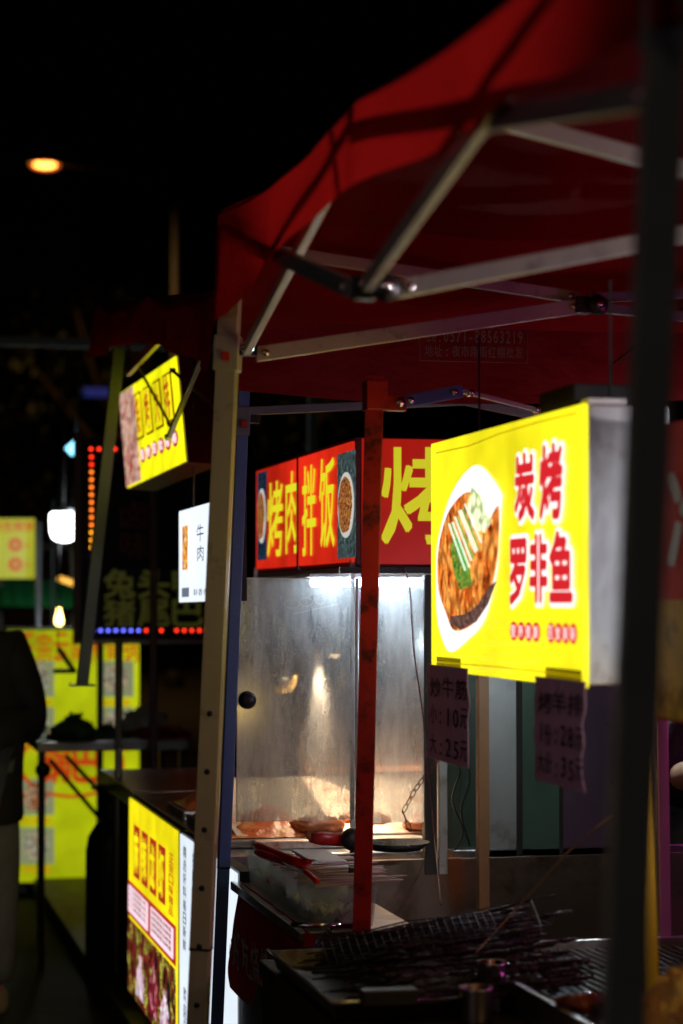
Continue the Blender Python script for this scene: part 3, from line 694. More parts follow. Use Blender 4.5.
# wrinkles of cling film
b = MB(); mW = mat('cling_film', (.9, .9, .8), .15, spec=.8)
for i in range(9):
    y0 = random.uniform(610, 672); xa = random.uniform(440, 500); xb = xa + random.uniform(40, 85)
    b.tube([yz(xa, y0), yz((xa + xb) / 2, y0 + random.uniform(-3, 3)), yz(min(xb, 584), y0 + random.uniform(-8, 5))], .0006, 4)
b.build('cling_film_fold', emis('film_fold', (.75, .62, .05), 1.1), yl, kind='stuff')
RLET = emis('red_letter_lit', (.75, .02, .03), .95); WLET = emis('white_letter_lit', (1, .93, .88), 1.3)
rows = [('炭', 517, 536, 519, 455), ('烤', 542, 564, 517, 446), ('罗', 512, 528, 603, 541), ('非', 532, 549, 601, 536), ('鱼', 552, 574, 600, 533)]
b = MB(); b2 = MB()
for ch, x0, x1, y0, y1 in rows:
    text_street(b, ch, x0, y0, y1, x1, yx, .042, .0035, gap=.0)
    text_street(b2, ch, x0, y0, y1, x1, yx, .10, .0015, gap=.0)
b2.build('letter_outline', WLET, yl); b.build('lettering', RLET, yl)
b = MB(); bw = MB()
for i, ch in enumerate('营养健康 百食美味'):
    if ch == ' ': continue
    x = 514.5 + i * 7.45; q = pt(x, 631 + .35 * (i), X=yx); w2 = abs(pt(x - 3.6, 631, X=yx).y - pt(x + 3.6, 631, X=yx).y) / 2
    disc(b, V((yx, q.y, q.z)), SX, Z, w2, .0185, .002, n=20); put_text(bw, ch, V((yx, q.y + w2 * .72, q.z - .012)), SX, Z, w2 * 1.44, .024, 0, .003)
b.build('badge', RLET, yl, kind='stuff'); bw.build('small_lettering', WLET, yl)
# platter picture
def yzc(px, py, l): q = pt(px, py, X=yx); return V((yx - l, q.y, q.z))
plate = [(481, 466), (501, 491), (502, 505), (500, 540), (497, 575), (485, 620), (468, 640), (452, 652), (444, 641), (438, 615), (437, 560), (441, 530), (451, 497), (466, 473)]
fishp = [(468, 492), (478, 500), (482, 512), (490, 520), (500, 506), (500, 545), (496, 575), (484, 612), (470, 627), (455, 630), (447, 612), (440, 590), (439, 560), (443, 532), (452, 508)]
pm = [photo('grilled_fish_print', [(.05, .012, .004), (.5, .07, .008), (.95, .22, .02), (1, .5, .1), (.45, .07, .01)], 15, 1.35, (1, 1, .55)),
      photo('fish_tail_print', [(.03, .012, .02), (.3, .16, .12), (.12, .05, .05)], 26, .9), photo('cabbage_print', [(.7, .9, .25), (.95, 1, .7), (.45, .75, .1)], 12, 1.5),
      photo('spring_onion_print', [(.1, .4, .08), (.85, 1, .7), (.3, .7, .2)], 24, 1.4), photo('herb_print', [(.02, .15, .02), (.2, .55, .06), (.7, .3, .05)], 30, 1)]
def smooth(P_, k=4):
    out = []; n = len(P_)
    for i in range(n):
        p0, p1, p2, p3 = [V((*P_[(i + j) % n], 0)) for j in (-1, 0, 1, 2)]
        for q in range(k):
            t = q / k; r_ = .5 * ((2 * p1) + (p2 - p0) * t + (2 * p0 - 5 * p1 + 4 * p2 - p3) * t * t + (3 * p1 - p0 - 3 * p2 + p3) * t ** 3); out.append((r_.x, r_.y))
    return out
plate = smooth(plate); fishp = smooth(fishp)
b = MB(); b.prism([yzc(x, y, .001) for x, y in plate], V((-.0012, 0, 0)), WLET)
b.prism([yzc(x, y, .0024) for x, y in fishp], V((-.0008, 0, 0)), pm[0])
b.prism([yzc(x, y, .0034) for x, y in [(473, 486), (482, 495), (488, 512), (494, 520), (486, 533), (474, 528), (470, 505)]], V((-.0006, 0, 0)), pm[2])
b.prism([yzc(x, y, .0034) for x, y in [(499, 580), (490, 604), (478, 622), (462, 630), (451, 622), (453, 616), (468, 614), (480, 604), (490, 588)]], V((-.0006, 0, 0)), pm[1])
b.prism([yzc(x, y, .0036) for x, y in [(452, 545), (460, 535), (470, 560), (474, 585), (462, 590), (456, 575)]], V((-.0006, 0, 0)), pm[4])
sw, sg = emis('onion_white', (.85, 1, .8), 1.15), emis('onion_green', (.12, .55, .1), .9)
for i in range(9):
    x0 = 450 + i * 2.1; y0 = 524 - i * 2.6 + (i * 7 % 5)
    b.prism([yzc(x0, y0, .0044 + .0002 * i), yzc(x0 + 1.3, y0 - 1, .0044 + .0002 * i), yzc(x0 + 18, y0 + 46 - i, .0044 + .0002 * i), yzc(x0 + 16.6, y0 + 47 - i, .0044 + .0002 * i)], V((-.0002, 0, 0)), sg if i % 3 == 1 else sw)
b.build('platter_picture', None, yl)
TAPEM = bpy.data.materials.new('clear_brown_tape'); TAPEM.use_nodes = True; nt = TAPEM.node_tree
tr = nt.nodes.new('ShaderNodeBsdfTransparent'); tr.inputs[0].default_value = (.5, .46, .16, 1); ms = nt.nodes.new('ShaderNodeMixShader'); ms.inputs[0].default_value = .8
nt.links.new(nt.nodes['Principled BSDF'].outputs[0], ms.inputs[1]); nt.nodes['Principled BSDF'].inputs['Base Color'].default_value = (.5, .45, .2, 1); nt.links.new(tr.outputs[0], ms.inputs[2]); nt.links.new(ms.outputs[0], nt.nodes['Material Output'].inputs[0])
# hanging straps of the lightbox
for y in (ya - .08, yb + .1):
    b = MB(); b.bar((YX + .08, y, zt - .002), (YX + .08, y, 2.12), .004, .003, V((0, 1, 0)), BLACKPL); b.build('strap', None, yl)
b = MB(); b.box((YX + .01, yb + .02, zt), (YX + .08, yb + .06, zt + .012), WHITEPL, bev=.002); b.box((YX + .01, yb + .10, zt), (YX + .14, yb + .3, zt + .045), BLACKPL, bev=.004); b.build('power_unit', None, yl)
for p0_, p1_ in ((437, 461), (546, 582)):
    b = MB(); a = pt(p0_, 676, X=yx); c = pt(p1_, 676, X=yx); b.box((yx - .0012, c.y, zb - .006), (yx - .0002, a.y, zb + .03))
    b.build('tape', TAPEM, yl)
# price tags
PINK = mat('pink_tag_card', (.78, .46, .68), .6, 0, .15, 15, .2, 30); INK = mat('black_marker', (.012, .008, .012), .5)
def tag(px0, px1, y0, y1, rows, label, blob=False):
    a = pt(px0, (y0 + y1) / 2, X=YX); c = pt(px1, (y0 + y1) / 2, X=YX); zt_ = zb + .012; wd = a.y - c.y
    zl = pt((px0 + px1) / 2, y1, X=YX).z; H = zt_ - zl
    b = MB(); pts = []
    n = 14
    for i in range(n + 1): pts.append((wd * (.0 + .07 * noise.noise(V((i * .45, px1, 2)))), -H * i / n))
    for i in range(n + 1):
        u = 1 - i / n; bul = (.07 if blob else .035) * noise.noise(V((u * 4.3, px0, 0))) * 2 + (.05 * math.sin(u * 5.5 + 1) if blob else 0)
        pts.append((wd * (.97 + bul), -H * u * (1 - 0 if u < .95 else 1.0)))
    base = V((YX - .012, a.y, zt_))
    b.prism([base + SX * x + Z * y + V((0, 0, 0)) for x, y in pts], V((.0012, 0, 0)), PINK)
    o = b.build('price_tag', None, label=label, cat='price tag', group='hand written price tags under the yellow lightbox')
    b = MB(); k = len(rows)
    for i, r in enumerate(rows):
        h = H / (k + .35); z0 = zt_ - (i + 1) * h - .1 * h
        for j, ch in enumerate(r):
            jx = random.uniform(-.004, .004); cw = wd * .9 / len(r)
            put_text(b, ch, base + V((-.0006, 0, 0)) + SX * (wd * .07 + j * cw) + V((0, 0, z0 - zt_ + jx)), SX, Z, cw, h * .68, .008, .001, shear=random.uniform(-.1, .2))
    b.build('handwriting', INK, o)
tag(433, 475, 676, 763, ['炒牛筋', '小:10元', '大:25元'], 'pink hand written price tag reading 10 and 25 under the fish picture')
tag(541, 592, 684, 786, ['烤羊排', '1份:28元', '大份:35元'], 'pink hand written price tag reading 28 and 35 under the sign right end', True)
# nearer unlit red sign, right edge of the picture
YX = 1.36
rs = thing('lightbox_sign', (YX, 2.9, 1.35), 'unlit red sign with pale characters half hidden behind the nearest grey leg', 'sign')
b = MB(); b.box((YX + .004, 2.4, 1.347), (YX + .12, 3.58, 1.845), HOUS, bev=.003); b.build('housing', None, rs)
b = MB(); b.box((YX - .004, 2.4, 1.345), (YX + .003, 3.58, 1.85), mat('red_glossy_print', (.6, .03, .015), .7, 0, .3, 9)); b.build('face_panel', None, rs)
b = MB(); put_text(b, '冷面饭', V((YX - .0045, 3.53, 1.60)), SX, Z, .8, .17, .03); b.build('lettering', mat('pale_letter', (.5, .48, .42), .5), rs)
b = MB(); panel(b, V((YX - .0045, 3.575, 1.35)), SX, Z, 1.1, .2, .002, m=mat('noodle_print', (.6, .36, .04), .6, 0, .7, 14, .5, 20, dirt=(.1, .05, .01), dscale=18)); b.build('picture', None, rs)

# ================================================================== GRILL STALL UNDER THE NEAR TENT
tb = thing('grill_table', (1.6, 4.3, .1), 'long dark steel work table under the near tent', 'table')
b = MB(); b.box((.868, 3.0, .745), (2.35, 4.70, .775), mat('old_table_steel', (.10, .095, .09), .45, .9, .3, 7, .15, 30, dirt=(.03, .025, .02), dscale=6, dlo=.45, dhi=.65), bev=.004); b.box((.97, 4.76, .80), (1.24, 5.66, .822), STEEL, bev=.003); b.build('table_top', None, tb)
b = MB(); b.box((.875, 3.05, .15), (.885, 4.69, .742), DARKWOOD); b.box((.99, 4.72, .15), (1.0, 5.64, .797), DARKWOOD); b.build('front_panel', None, tb)
for x, y in ((.93, 3.1), (2.28, 3.1), (2.28, 4.62), (1.28, 5.6)):
    b = MB(); b.bar((x, y, .1), (x, y, .745), .03, .03, V((0, 1, 0)), POLE_DARK, bev=.002); b.build('leg', None, tb)
# shelf rail in front of the boxes
b = MB(); b.tube([pt(291, 925, Y=4.745), pt(353, 926, Y=4.745)], .006, 12); b.build('serving_rail', CHROME, tb)

# tray with skewers
tray = thing('steel_tray', (1.03, 4.35, .776), 'shallow stainless tray heaped with black skewers at the table edge', 'tray')
c0_ = pt(268, 950, Z=.815); n0 = pt(330, 1004, Z=.815); n1 = pt(476, 1001, Z=.815)
TX0 = .865; TX1 = n1.x + .02; TY0 = n0.y; TY1 = c0_.y
def tray_mesh(b):
    o = [V((TX0, TY0, .815)), V((TX1, TY0, .815)), V((TX1, TY1, .815)), V((TX0, TY1, .815))]
    cen = V(((TX0 + TX1) / 2, (TY0 + TY1) / 2, .815))
    def ring(s, z): return [b.bm.verts.new(V((cen.x + (p.x - cen.x) * s - 0, cen.y + (p.y - cen.y) * s, z))) for p in o]
    R = [ring(1.0, .811), ring(1.0, .815), ring(.95, .8155), ring(.90, .785), ring(.88, .782)]
    R2 = [ring(.955, .811), ring(.905, .780), ring(.88, .779)]
    for A, B in zip(R, R[1:]):
        for j in range(4): f = b.bm.faces.new((A[j], A[(j + 1) % 4], B[(j + 1) % 4], B[j]))
    b.bm.faces.new(R[-1])
    for A, B in zip([R[0]] + R2, R2):
        for j in range(4): b.bm.faces.new((A[j], B[j], B[(j + 1) % 4], A[(j + 1) % 4]))
    b.bm.faces.new(R2[-1][::-1])
b = MB(); tray_mesh(b); b.build('tray_body', mat('used_tray_steel', (.12, .115, .105), .42, 1, .3, 9, .2, 40, dirt=(.05, .04, .03), dscale=9, dlo=.45, dhi=.62), tray)
b = MB(); zr = .8165; cr_ = [V((TX0, TY0, zr)), V((TX1, TY0, zr)), V((TX1, TY1, zr)), V((TX0, TY1, zr)), V((TX0, TY0, zr))]; b.tube(cr_, .0028, 6, cap=False); b.build('rolled_rim', CHROME, tray)
b = MB(); a = pt(362, 1006, Y=TY0 - .03); c = pt(417, 988, Y=TY0 - .03); b.box((a.x, TY0 - .045, a.z), (c.x, TY0 - .004, c.z), BLACKPL, bev=.003); b.build('grip', None, tray)
# skewers: shared meshes copied
def skewer_mesh(seed, L=.37):
    b = MB(); r = random.Random(seed)
    b.tube([V((0, 0, 0)), V((L, 0, 0))], .0013, 5, m=IRON)
    x = .05
    while x < L - .03:
        l = r.uniform(.02, .05); b.ell((x + l / 2, r.uniform(-.003, .003), 0), l * .6, r.uniform(.003, .0065), r.uniform(.002, .005), m=CHAR, n=2, amp=.5, seed=r.random() * 9); x += l * .95
    me = bpy.data.meshes.new('skewer')
    for mm in b.mats: me.materials.append(mm)
    b.bm.to_mesh(me); b.bm.free(); return me
SM = [skewer_mesh(i) for i in range(5)]
rs_ = random.Random(5)
LAB = 'blackened meat skewer in the heap on the steel tray'
for i in range(150):
    o = bpy.data.objects.new('skewer', SM[i % 5]); COL.objects.link(o)
    lay = i / 150
    x = rs_.uniform(.875, .95) + .12 * lay; y = rs_.uniform(TY0 + .05, TY1 - .03); z = .790 + lay * .085 * (1 - abs((y - 4.35) / .45)) + .004
    o.location = (x, y, z); o.rotation_euler = (rs_.uniform(0, 6), rs_.uniform(-.08, .01) - .06 * lay, rs_.uniform(-.22, .3))
    tagit(o, LAB, 'skewer', 'skewers heaped on the steel tray')
# wire grill basket lying on the heap
bk = thing('grill_basket', (1.2, 4.45, .86), 'black wire grilling basket lying tilted on top of the skewer heap', 'grill basket')
b = MB(); P0 = pt(322, 942, Y=4.45); P1 = pt(490, 912, Y=4.45); P2 = pt(500, 935, Y=4.12); P3 = pt(330, 968, Y=4.12)
for i in range(9): a = P0.lerp(P3, i / 8); c = P1.lerp(P2, i / 8); b.tube([a, (a + c) / 2 + V((0, 0, .012)), c], .0016, 5)
for i in range(22): a = P0.lerp(P1, i / 21) + V((0, 0, .010 * math.sin(math.pi * i / 21))); c = P3.lerp(P2, i / 21) + V((0, 0, .010 * math.sin(math.pi * i / 21))); b.tube([a, c], .0011, 5)
b.build('wire_mesh', IRON, bk)
b = MB(); b.tube([P1, P1 + (P1 - P0) * .25 + V((0, 0, .01)), P2 + (P2 - P3) * .25, P2], .0025, 6); b.build('handle', IRON, bk)
# steel cup
cp = pt(492, 1000, Y=4.02); b = MB()
b.lathe([(0, 0), (.026, 0), (.027, .004), (.028, .088), (.030, .092), (.027, .091), (.025, .01), (0, .008)], V((cp.x, cp.y, .776)), n=32)
b.build('steel_cup', CHROME, label='small polished steel cup beside the skewer tray', cat='cup')
b = MB(); b.lathe([(0, 0), (.03, 0), (.031, .003), (.031, .06), (.032, .064), (.029, .063), (.028, .008), (0, .006)], V((1.13, 3.92, .776)), n=32)
b.build('steel_bowl', STEEL, label='short steel bowl at the tray corner, left of the cup', cat='bowl')
# charcoal grill
gl = thing('charcoal_grill', (1.75, 3.75, .776), 'long black charcoal grill with a steel rim and dark grate', 'grill')
GX0, GX1, GY0, GY1 = 1.22, 2.2, 3.25, 4.42
b = MB()
b.box((GX0, GY0, .777), (GX0 + .012, GY1, .835), STEEL, bev=.002); b.box((GX1 - .012, GY0, .777), (GX1, GY1, .835), STEEL, bev=.002)
b.box((GX0 + .012, GY1 - .012, .777), (GX1 - .012, GY1, .84), STEEL, bev=.002); b.box((GX0 + .012, GY0, .777), (GX1 - .012, GY0 + .012, .835), STEEL, bev=.002)
b.build('rim', None, gl)
b = MB(); b.box((GX0 + .013, GY0 + .013, .779), (GX1 - .013, GY1 - .013, .79), IRON); b.build('fire_pan', None, gl)
b = MB()
for i in range(46):
    x = GX0 + .02 + i * (GX1 - GX0 - .04) / 45; b.tube([(x, GY0 + .013, .822), (x, GY1 - .013, .822)], .0028, 6)
for y in (3.4, 3.8, 4.2): b.tube([(GX0 + .013, y, .818), (GX1 - .013, y, .818)], .003, 6)
b.build('grate', IRON, gl)
b = MB(); r = random.Random(2)
for i in range(120): b.ell((r.uniform(GX0 + .05, GX1 - .05), r.uniform(GY0 + .05, GY1 - .05), .797), r.uniform(.012, .024), r.uniform(.012, .022), .011, n=1, amp=.5, seed=i)
b.build('charcoal', mat('charcoal', (.02, .016, .014), .7, 0, .5, 20, .6, 60), gl, kind='stuff')
RAWM = mat('glazed_red_meat', (.2, .035, .015), .22, 0, .5, 40, .6, 90, dirt=(.05, .015, .01), dscale=35, dlo=.5, dhi=.62)
ML = ['glazed red meat piece nearest the tray on the grill', 'glazed red meat piece second from the tray', 'small glazed red meat piece in the middle of the grill front', 'glazed red meat piece fourth from the tray',
      'glazed red meat piece right of the middle of the grill', 'glazed red meat piece beside the nearest leg', 'glazed red meat piece behind the nearest leg', 'glazed red meat piece at the right end by the plastic bag']
for i in range(8):
    x = 1.27 + i * .085; y = 3.72 - .03 * i + .03 * (i % 2)
    b = MB(); b.ell((x, y, .842), .048, .034, .017, n=3, amp=.5, seed=i * 3.1); b.build('grilled_meat', RAWM, label=ML[i], cat='meat', group='meat on the charcoal grill')

# containers on the shelf
CLEAR = bpy.data.materials.new('frosted_plastic'); CLEAR.use_nodes = True
nt = CLEAR.node_tree; pb = nt.nodes['Principled BSDF']; pb.inputs['Base Color'].default_value = (.8, .84, .8, 1); pb.inputs['Roughness'].default_value = .25
tr = nt.nodes.new('ShaderNodeBsdfTransparent'); tr.inputs[0].default_value = (.9, .93, .9, 1); tl = nt.nodes.new('ShaderNodeBsdfTranslucent'); tl.inputs[0].default_value = (.7, .74, .7, 1)
m1 = nt.nodes.new('ShaderNodeMixShader'); m1.inputs[0].default_value = .5; m2 = nt.nodes.new('ShaderNodeMixShader'); m2.inputs[0].default_value = .74
nt.links.new(pb.outputs[0], m1.inputs[1]); nt.links.new(tl.outputs[0], m1.inputs[2]); nt.links.new(m1.outputs[0], m2.inputs[1]); nt.links.new(tr.outputs[0], m2.inputs[2])
nt.links.new(m2.outputs[0], nt.nodes['Material Output'].inputs[0])
FOODS = [mat('pickle_food', (.5, .42, .06), .4, 0, .6, 60, .8, 90), mat('chilli_food', (.5, .07, .02), .4, 0, .6, 60, .8, 90), mat('green_food', (.14, .3, .05), .4, 0, .6, 60, .8, 90), mat('corn_food', (.7, .5, .05), .4, 0, .5, 60, .8, 90)]
BL = ['nearest food box with yellow pickles, beside the red post', 'second food box from the red post, with corn', 'third food box from the red post, with chopped greens',
      'fourth food box, with chilli', 'farthest food box at the far end of the shelf']
for i in range(5):
    y0 = 4.785 + i * .168; x0 = 1.0; x1 = 1.155; z0 = .823; h = .085; yy = y0 + .16
    t = thing('food_box', ((x0 + x1) / 2, y0 + .08, z0), BL[i], 'food box', 'plastic food boxes along the shelf')
    b = MB(); th = .0025; tp = .012
    def rg(s, z): 
        return [b.bm.verts.new(V((x, y, z))) for x, y in ((x0 + s, y0 + s), (x1 - s, y0 + s), (x1 - s, yy - s), (x0 + s, yy - s))]
    R = [rg(tp, z0 + .001), rg(0.003, z0 + h - .004), rg(0, z0 + h - .004), rg(0, z0 + h), rg(.004, z0 + h), rg(.007, z0 + h - .006), rg(tp + th, z0 + .006)]
    b.bm.faces.new(R[0][::-1])
    for A, B in zip(R, R[1:]):
        for j in range(4): b.bm.faces.new((A[j], A[(j + 1) % 4], B[(j + 1) % 4], B[j]))
    b.bm.faces.new(R[-1]); b.build('tub', CLEAR, t)
    b = MB(); fm = FOODS[[0, 3, 2, 1, 0][i]]
    b.grid(lambda u, v, i=i: V((x0 + .015 + u * (x1 - x0 - .03), y0 + .015 + v * (yy - y0 - .03), z0 + .035 + .022 * noise.noise(V((u * 9, v * 6, i * 7))))), 20, 14)
    b.build('food', fm, t)
# two white lids and a fan of pale skewers lying over the boxes
for i in range(2):
    z = .912 + i * .010; b = MB(); y = 5.12 + .03 * i
    b.box((1.075 + .006 * i, y, z), (1.165, y + .26, z + .007), WHITEPL, bev=.003)
    b.build('foam_lid', None, label=['lower white foam lid over the food boxes', 'upper white foam lid over the food boxes, under the pale skewers'][i], cat='lid', group='white foam lids')
b = MB(); b.tube([V((0, 0, 0)), V((.2, 0, 0)), V((.21, 0, 0))], .0024, 6, radii=[.0024, .0024, .0004])
bam = bpy.data.meshes.new('bamboo_skewer'); bam.materials.append(mat('pale_bamboo', (.78, .72, .58), .5, 0, .12, 30)); b.bm.to_mesh(bam); b.bm.free()
r = random.Random(11)
for i in range(26):
    o = bpy.data.objects.new('bamboo_skewer', bam); COL.objects.link(o)
    o.location = (1.005 + r.uniform(-.01, .03), 4.80 + i * .021, .914 + .001 * (i % 5)); o.rotation_euler = (0, r.uniform(-.06, .0), r.uniform(-.22, .25))
    tagit(o, 'pale bamboo skewer lying across the clear food boxes', 'skewer', 'pale skewers across the food boxes')
# knives with red handles
REDH = mat('red_plastic_handle', (.85, .025, .02), .28)
def knife(hp, jn, tip, bw, label, hr=.011):
    hp, jn, tip = V(hp), V(jn), V(tip); d = (tip - jn).normalized()
    t = thing('kitchen_knife', hp, label, 'knife', 'red handled knives on the food boxes')
    b = MB(); b.tube([hp, hp.lerp(jn, .1), hp.lerp(jn, .5), hp.lerp(jn, .9), jn], hr, 10, radii=[hr * .7, hr, hr * .85, hr * .95, hr * .7]); b.build('handle', REDH, t)
    s_ = d.cross(V((.5, -.8, .4))).normalized(); nn = d.cross(s_).normalized()
    b = MB(); b.prism([jn - s_ * bw * .3, jn + s_ * bw * .7, jn.lerp(tip, .7) + s_ * bw * .6, tip, jn.lerp(tip, .7) - s_ * bw * .2], nn * .0016, CHROME); b.build('blade', None, t)
KY = 5.05
knife(pt(255, 845, Y=5.35), pt(302, 863, Y=5.0), pt(322, 862, Y=4.9), .018, 'uppermost red handled knife lying across the boxes')
knife(pt(257, 852, Y=5.30), pt(304, 868, Y=4.98), pt(324, 874, Y=4.9), .022, 'red handled knife just below the uppermost one')
knife(pt(318, 882, Y=4.82), pt(305, 871, Y=4.9), pt(281, 861, Y=5.05), .03, 'broad knife with short red handle pointing away from the post', .007)
# frying pan with red handle near the post
pan = thing('frying_pan', pt(380, 852, Y=5.5), 'dark pan with a dark red handle and round hinge left of the red post', 'pan')
a = pt(311, 838, Y=5.42); c = pt(348, 840, Y=5.46)
b = MB(); b.tube([a, a.lerp(c, .3), c], .019, 14, radii=[.012, .018, .016], m=REDPOLE)
b.lathe([(0, .012), (.011, .008), (.012, 0)], a + V((-.002, -.0, .008)), axis=V((-1, 0, 0)), n=12, m=WOODP); b.build('handle', None, pan)
b = MB(); e = pt(352, 839, Y=5.44); b.lathe([(0, .03), (.016, .03), (.026, .022), (.029, .01), (.029, 0)], e, axis=V((0, -1, 0)), n=24)
b.box(e + V((-.002, -.01, -.05)), e + V((.05, .02, -.02)), None, bev=.004); b.build('hinge', BLACKPL, pan)
b = MB(); e = pt(402, 846, Y=5.5); b.lathe([(0, 0), (.06, 0), (.085, .016), (.088, .016), (.064, -.004), (0, -.004)], e + V((0, .06, -.012)), n=36); b.build('bowl', IRON, pan)
b = MB(); e = pt(352, 905, Y=4.98); b.box(e + V((-.005, 0, 0)), e + V((.03, .02, .085)), BLACKPL, bev=.004); b.build('hook_block', None, label='small black bracket hanging beside the red post', cat='bracket')
# chain
def chain(pts, name, label, step=.022, r=.0016, m=IRON, lw=.006, group=None):
    b = MB(); pts = [V(p) for p in pts]; path = []
    for a, c in zip(pts, pts[1:]):
        n = max(1, int((c - a).length / step)); path += [a.lerp(c, i / n) for i in range(n)]
    path.append(pts[-1])
    for i, (a, c) in enumerate(zip(path, path[1:])):
        d = (c - a).normalized(); u = d.cross(V((0, 1, 0)) if i % 2 else V((.7, 0, .7))).normalized(); mid = (a + c) / 2; L2 = (c - a).length * .66
        loop = [mid + d * L2 * math.cos(t) + u * lw * math.sin(t) for t in [2 * math.pi * k / 10 for k in range(11)]]
        b.tube(loop, r, 5, cap=False)
    return b.build(name, m, label=label, cat='chain')
chain([pt(352, 900, Y=4.9), pt(338, 920, Y=4.8), pt(316, 945, Y=4.62), pt(313, 955, Y=4.6)], 'hanging_chain', 'short steel chain running from the red post down to the tray')
chain([pt(452, 733, Y=5.0), pt(436, 762, Y=4.95), pt(415, 790, Y=4.9), pt(403, 812, Y=4.88), pt(410, 830, Y=4.85)], 'hanging_chain', 'rusty chain hanging slack in front of the glass below the price tag', .02, .0012, mat('rust', (.16, .06, .03), .7, .4, .4, 60), .0045)
def cable(pts, r, label, m=BLACKPL, name='cable'):
    pts = [V(p) for p in pts]; sm = []
    for i in range(len(pts) - 1):
        p0, p1, p2, p3 = pts[max(i - 1, 0)], pts[i], pts[i + 1], pts[min(i + 2, len(pts) - 1)]
        for k in range(6):
            t = k / 6; sm.append(.5 * ((2 * p1) + (p2 - p0) * t + (2 * p0 - 5 * p1 + 4 * p2 - p3) * t * t + (3 * p1 - p0 - 3 * p2 + p3) * t ** 3))
    sm.append(pts[-1]); b = MB(); b.tube(sm, r, 6); return b.build(name, m, label=label, cat='cable')
cable([pt(404, 568, Y=5.82), pt(410, 590, Y=5.83), pt(414, 650, Y=5.83), pt(423, 715, Y=5.82), pt(428, 775, Y=5.8), pt(436, 850, Y=5.7), pt(441, 905, Y=5.0)], .0022, 'thin dark red cable hanging down the right glass pane', mat('dark_red_cable', (.15, .02, .02), .5))
cable([pt(612, 815, Y=3.9), pt(570, 850, Y=4.0), pt(520, 905, Y=4.2), pt(470, 960, Y=4.15), pt(440, 1005, Y=4.0)], .0018, 'thin brown cord sagging diagonally over the grill', mat('brown_cord', (.3, .16, .06), .6), 'cord')
cable([pt(555, 895, Y=4.3), pt(500, 905, Y=4.3), pt(445, 918, Y=4.3), pt(380, 934, Y=4.3)], .0016, 'thin wire running level above the skewers', IRON, 'wire')
cable([pt(455, 742, Y=5.86), pt(460, 770, Y=5.86), pt(452, 800, Y=5.86), pt(463, 830, Y=5.86), pt(455, 850, Y=5.86)], .0025, 'tangled black cable looped beside the orange wooden post')
cable([pt(463, 745, Y=5.87), pt(470, 780, Y=5.87), pt(461, 810, Y=5.87), pt(470, 846, Y=5.87)], .003, 'thicker black cable hanging against the dark green panel')

# red cloth with writing
CLOTH = fabric('red_printed_cloth', (.5, .02, .012), .15, .9)
b = MB()
ct0 = pt(248, 880, X=.965); ct1 = pt(312, 930, X=.93)
def clf(u, v):
    y = 5.62 - u * (5.62 - 4.66); top = .826 + .0 * u; bul = .010 * math.sin(v * 3.1) + .008 * noise.noise(V((u * 6, v * 3, 1))) + .02 * math.sin(u * 9 + v * 2) * v
    return V((.989 - .008 * v * 1 - bul, y, top - v * (.27 + .03 * math.sin(u * 5))))
b.grid(clf, 50, 20)
cl = b.build('cloth_banner', CLOTH, label='red cloth banner with white characters hung along the shelf edge', cat='cloth')
b = MB(); 
tmp = MB(); put_text(tmp, '好吃烧烤 欢迎光临', V((0, 0, 0)), V((1, 0, 0)), V((0, 1, 0)), 1, 1, .02, 0, gap=.2)
for f in tmp.bm.faces:
    pts_ = []
    for v in f.verts:
        u = .06 + v.co.x * .88; vv = .72 - v.co.y * .34; p = clf(u, vv); pts_.append(p + V((-.004, 0, 0)))
    try: b.face(pts_)
    except ValueError: pass
tmp.bm.free(); b.build('lettering', mat('worn_white_print', (.5, .46, .42), .7), cl)

# plastic bag at right, purple post, golden post
BAG = bpy.data.materials.new('clear_bag'); BAG.use_nodes = True; nt = BAG.node_tree; pb = nt.nodes['Principled BSDF']
pb.inputs['Base Color'].default_value = (.9, .7, .3, 1); pb.inputs['Roughness'].default_value = .08
tr = nt.nodes.new('ShaderNodeBsdfTransparent'); tr.inputs[0].default_value = (.85, .7, .4, 1); ms = nt.nodes.new('ShaderNodeMixShader'); ms.inputs[0].default_value = .5
nt.links.new(pb.outputs[0], ms.inputs[1]); nt.links.new(tr.outputs[0], ms.inputs[2]); nt.links.new(ms.outputs[0], nt.nodes['Material Output'].inputs[0])
c = pt(688, 985, Y=3.2); t = bmesh.new(); bmesh.ops.create_icosphere(t, subdivisions=5, radius=1)
b = MB()
for v in t.verts:
    q = v.co.copy(); k = 1 + .22 * abs(noise.noise(q * 3)) + .14 * abs(noise.noise(q * 8)) ; v.co = V((c.x, c.y, .777 + .085)) + V((q.x * .075, q.y * .09, max(-.083, q.z * .11 * k))) * 1 + q * (k - 1) * .06
b.merge(t, None, False); b.build('plastic_bag', BAG, label='crumpled clear plastic bag glowing amber at the right edge of the grill', cat='bag')
a = pt(647, 860, Y=3.55); b = MB(); b.bar((a.x + .008, 3.55, .777), (a.x - .004, 3.55, pt(647, 700, Y=3.55).z), .024, .018, V((0, 1, 0)), mat('brass_yellow_post', (.6, .42, .05), .35, .4, .1, 10), bev=.003)
b.build('tent_brace', None, label='slim golden yellow upright just right of the nearest grey leg', cat='post')
a = pt(678, 800, Y=4.35); b = MB(); b.bar((a.x + .01, 4.45, .1), (a.x + .0, 4.45, 1.36), .026, .026, V((0, 1, 0)), mat('mauve_steel', (.5, .3, .42), .3, .5, .1, 10), bev=.003)
b.build('stand_post', None, label='mauve tinted steel post at the right edge behind the vendor space', cat='post')

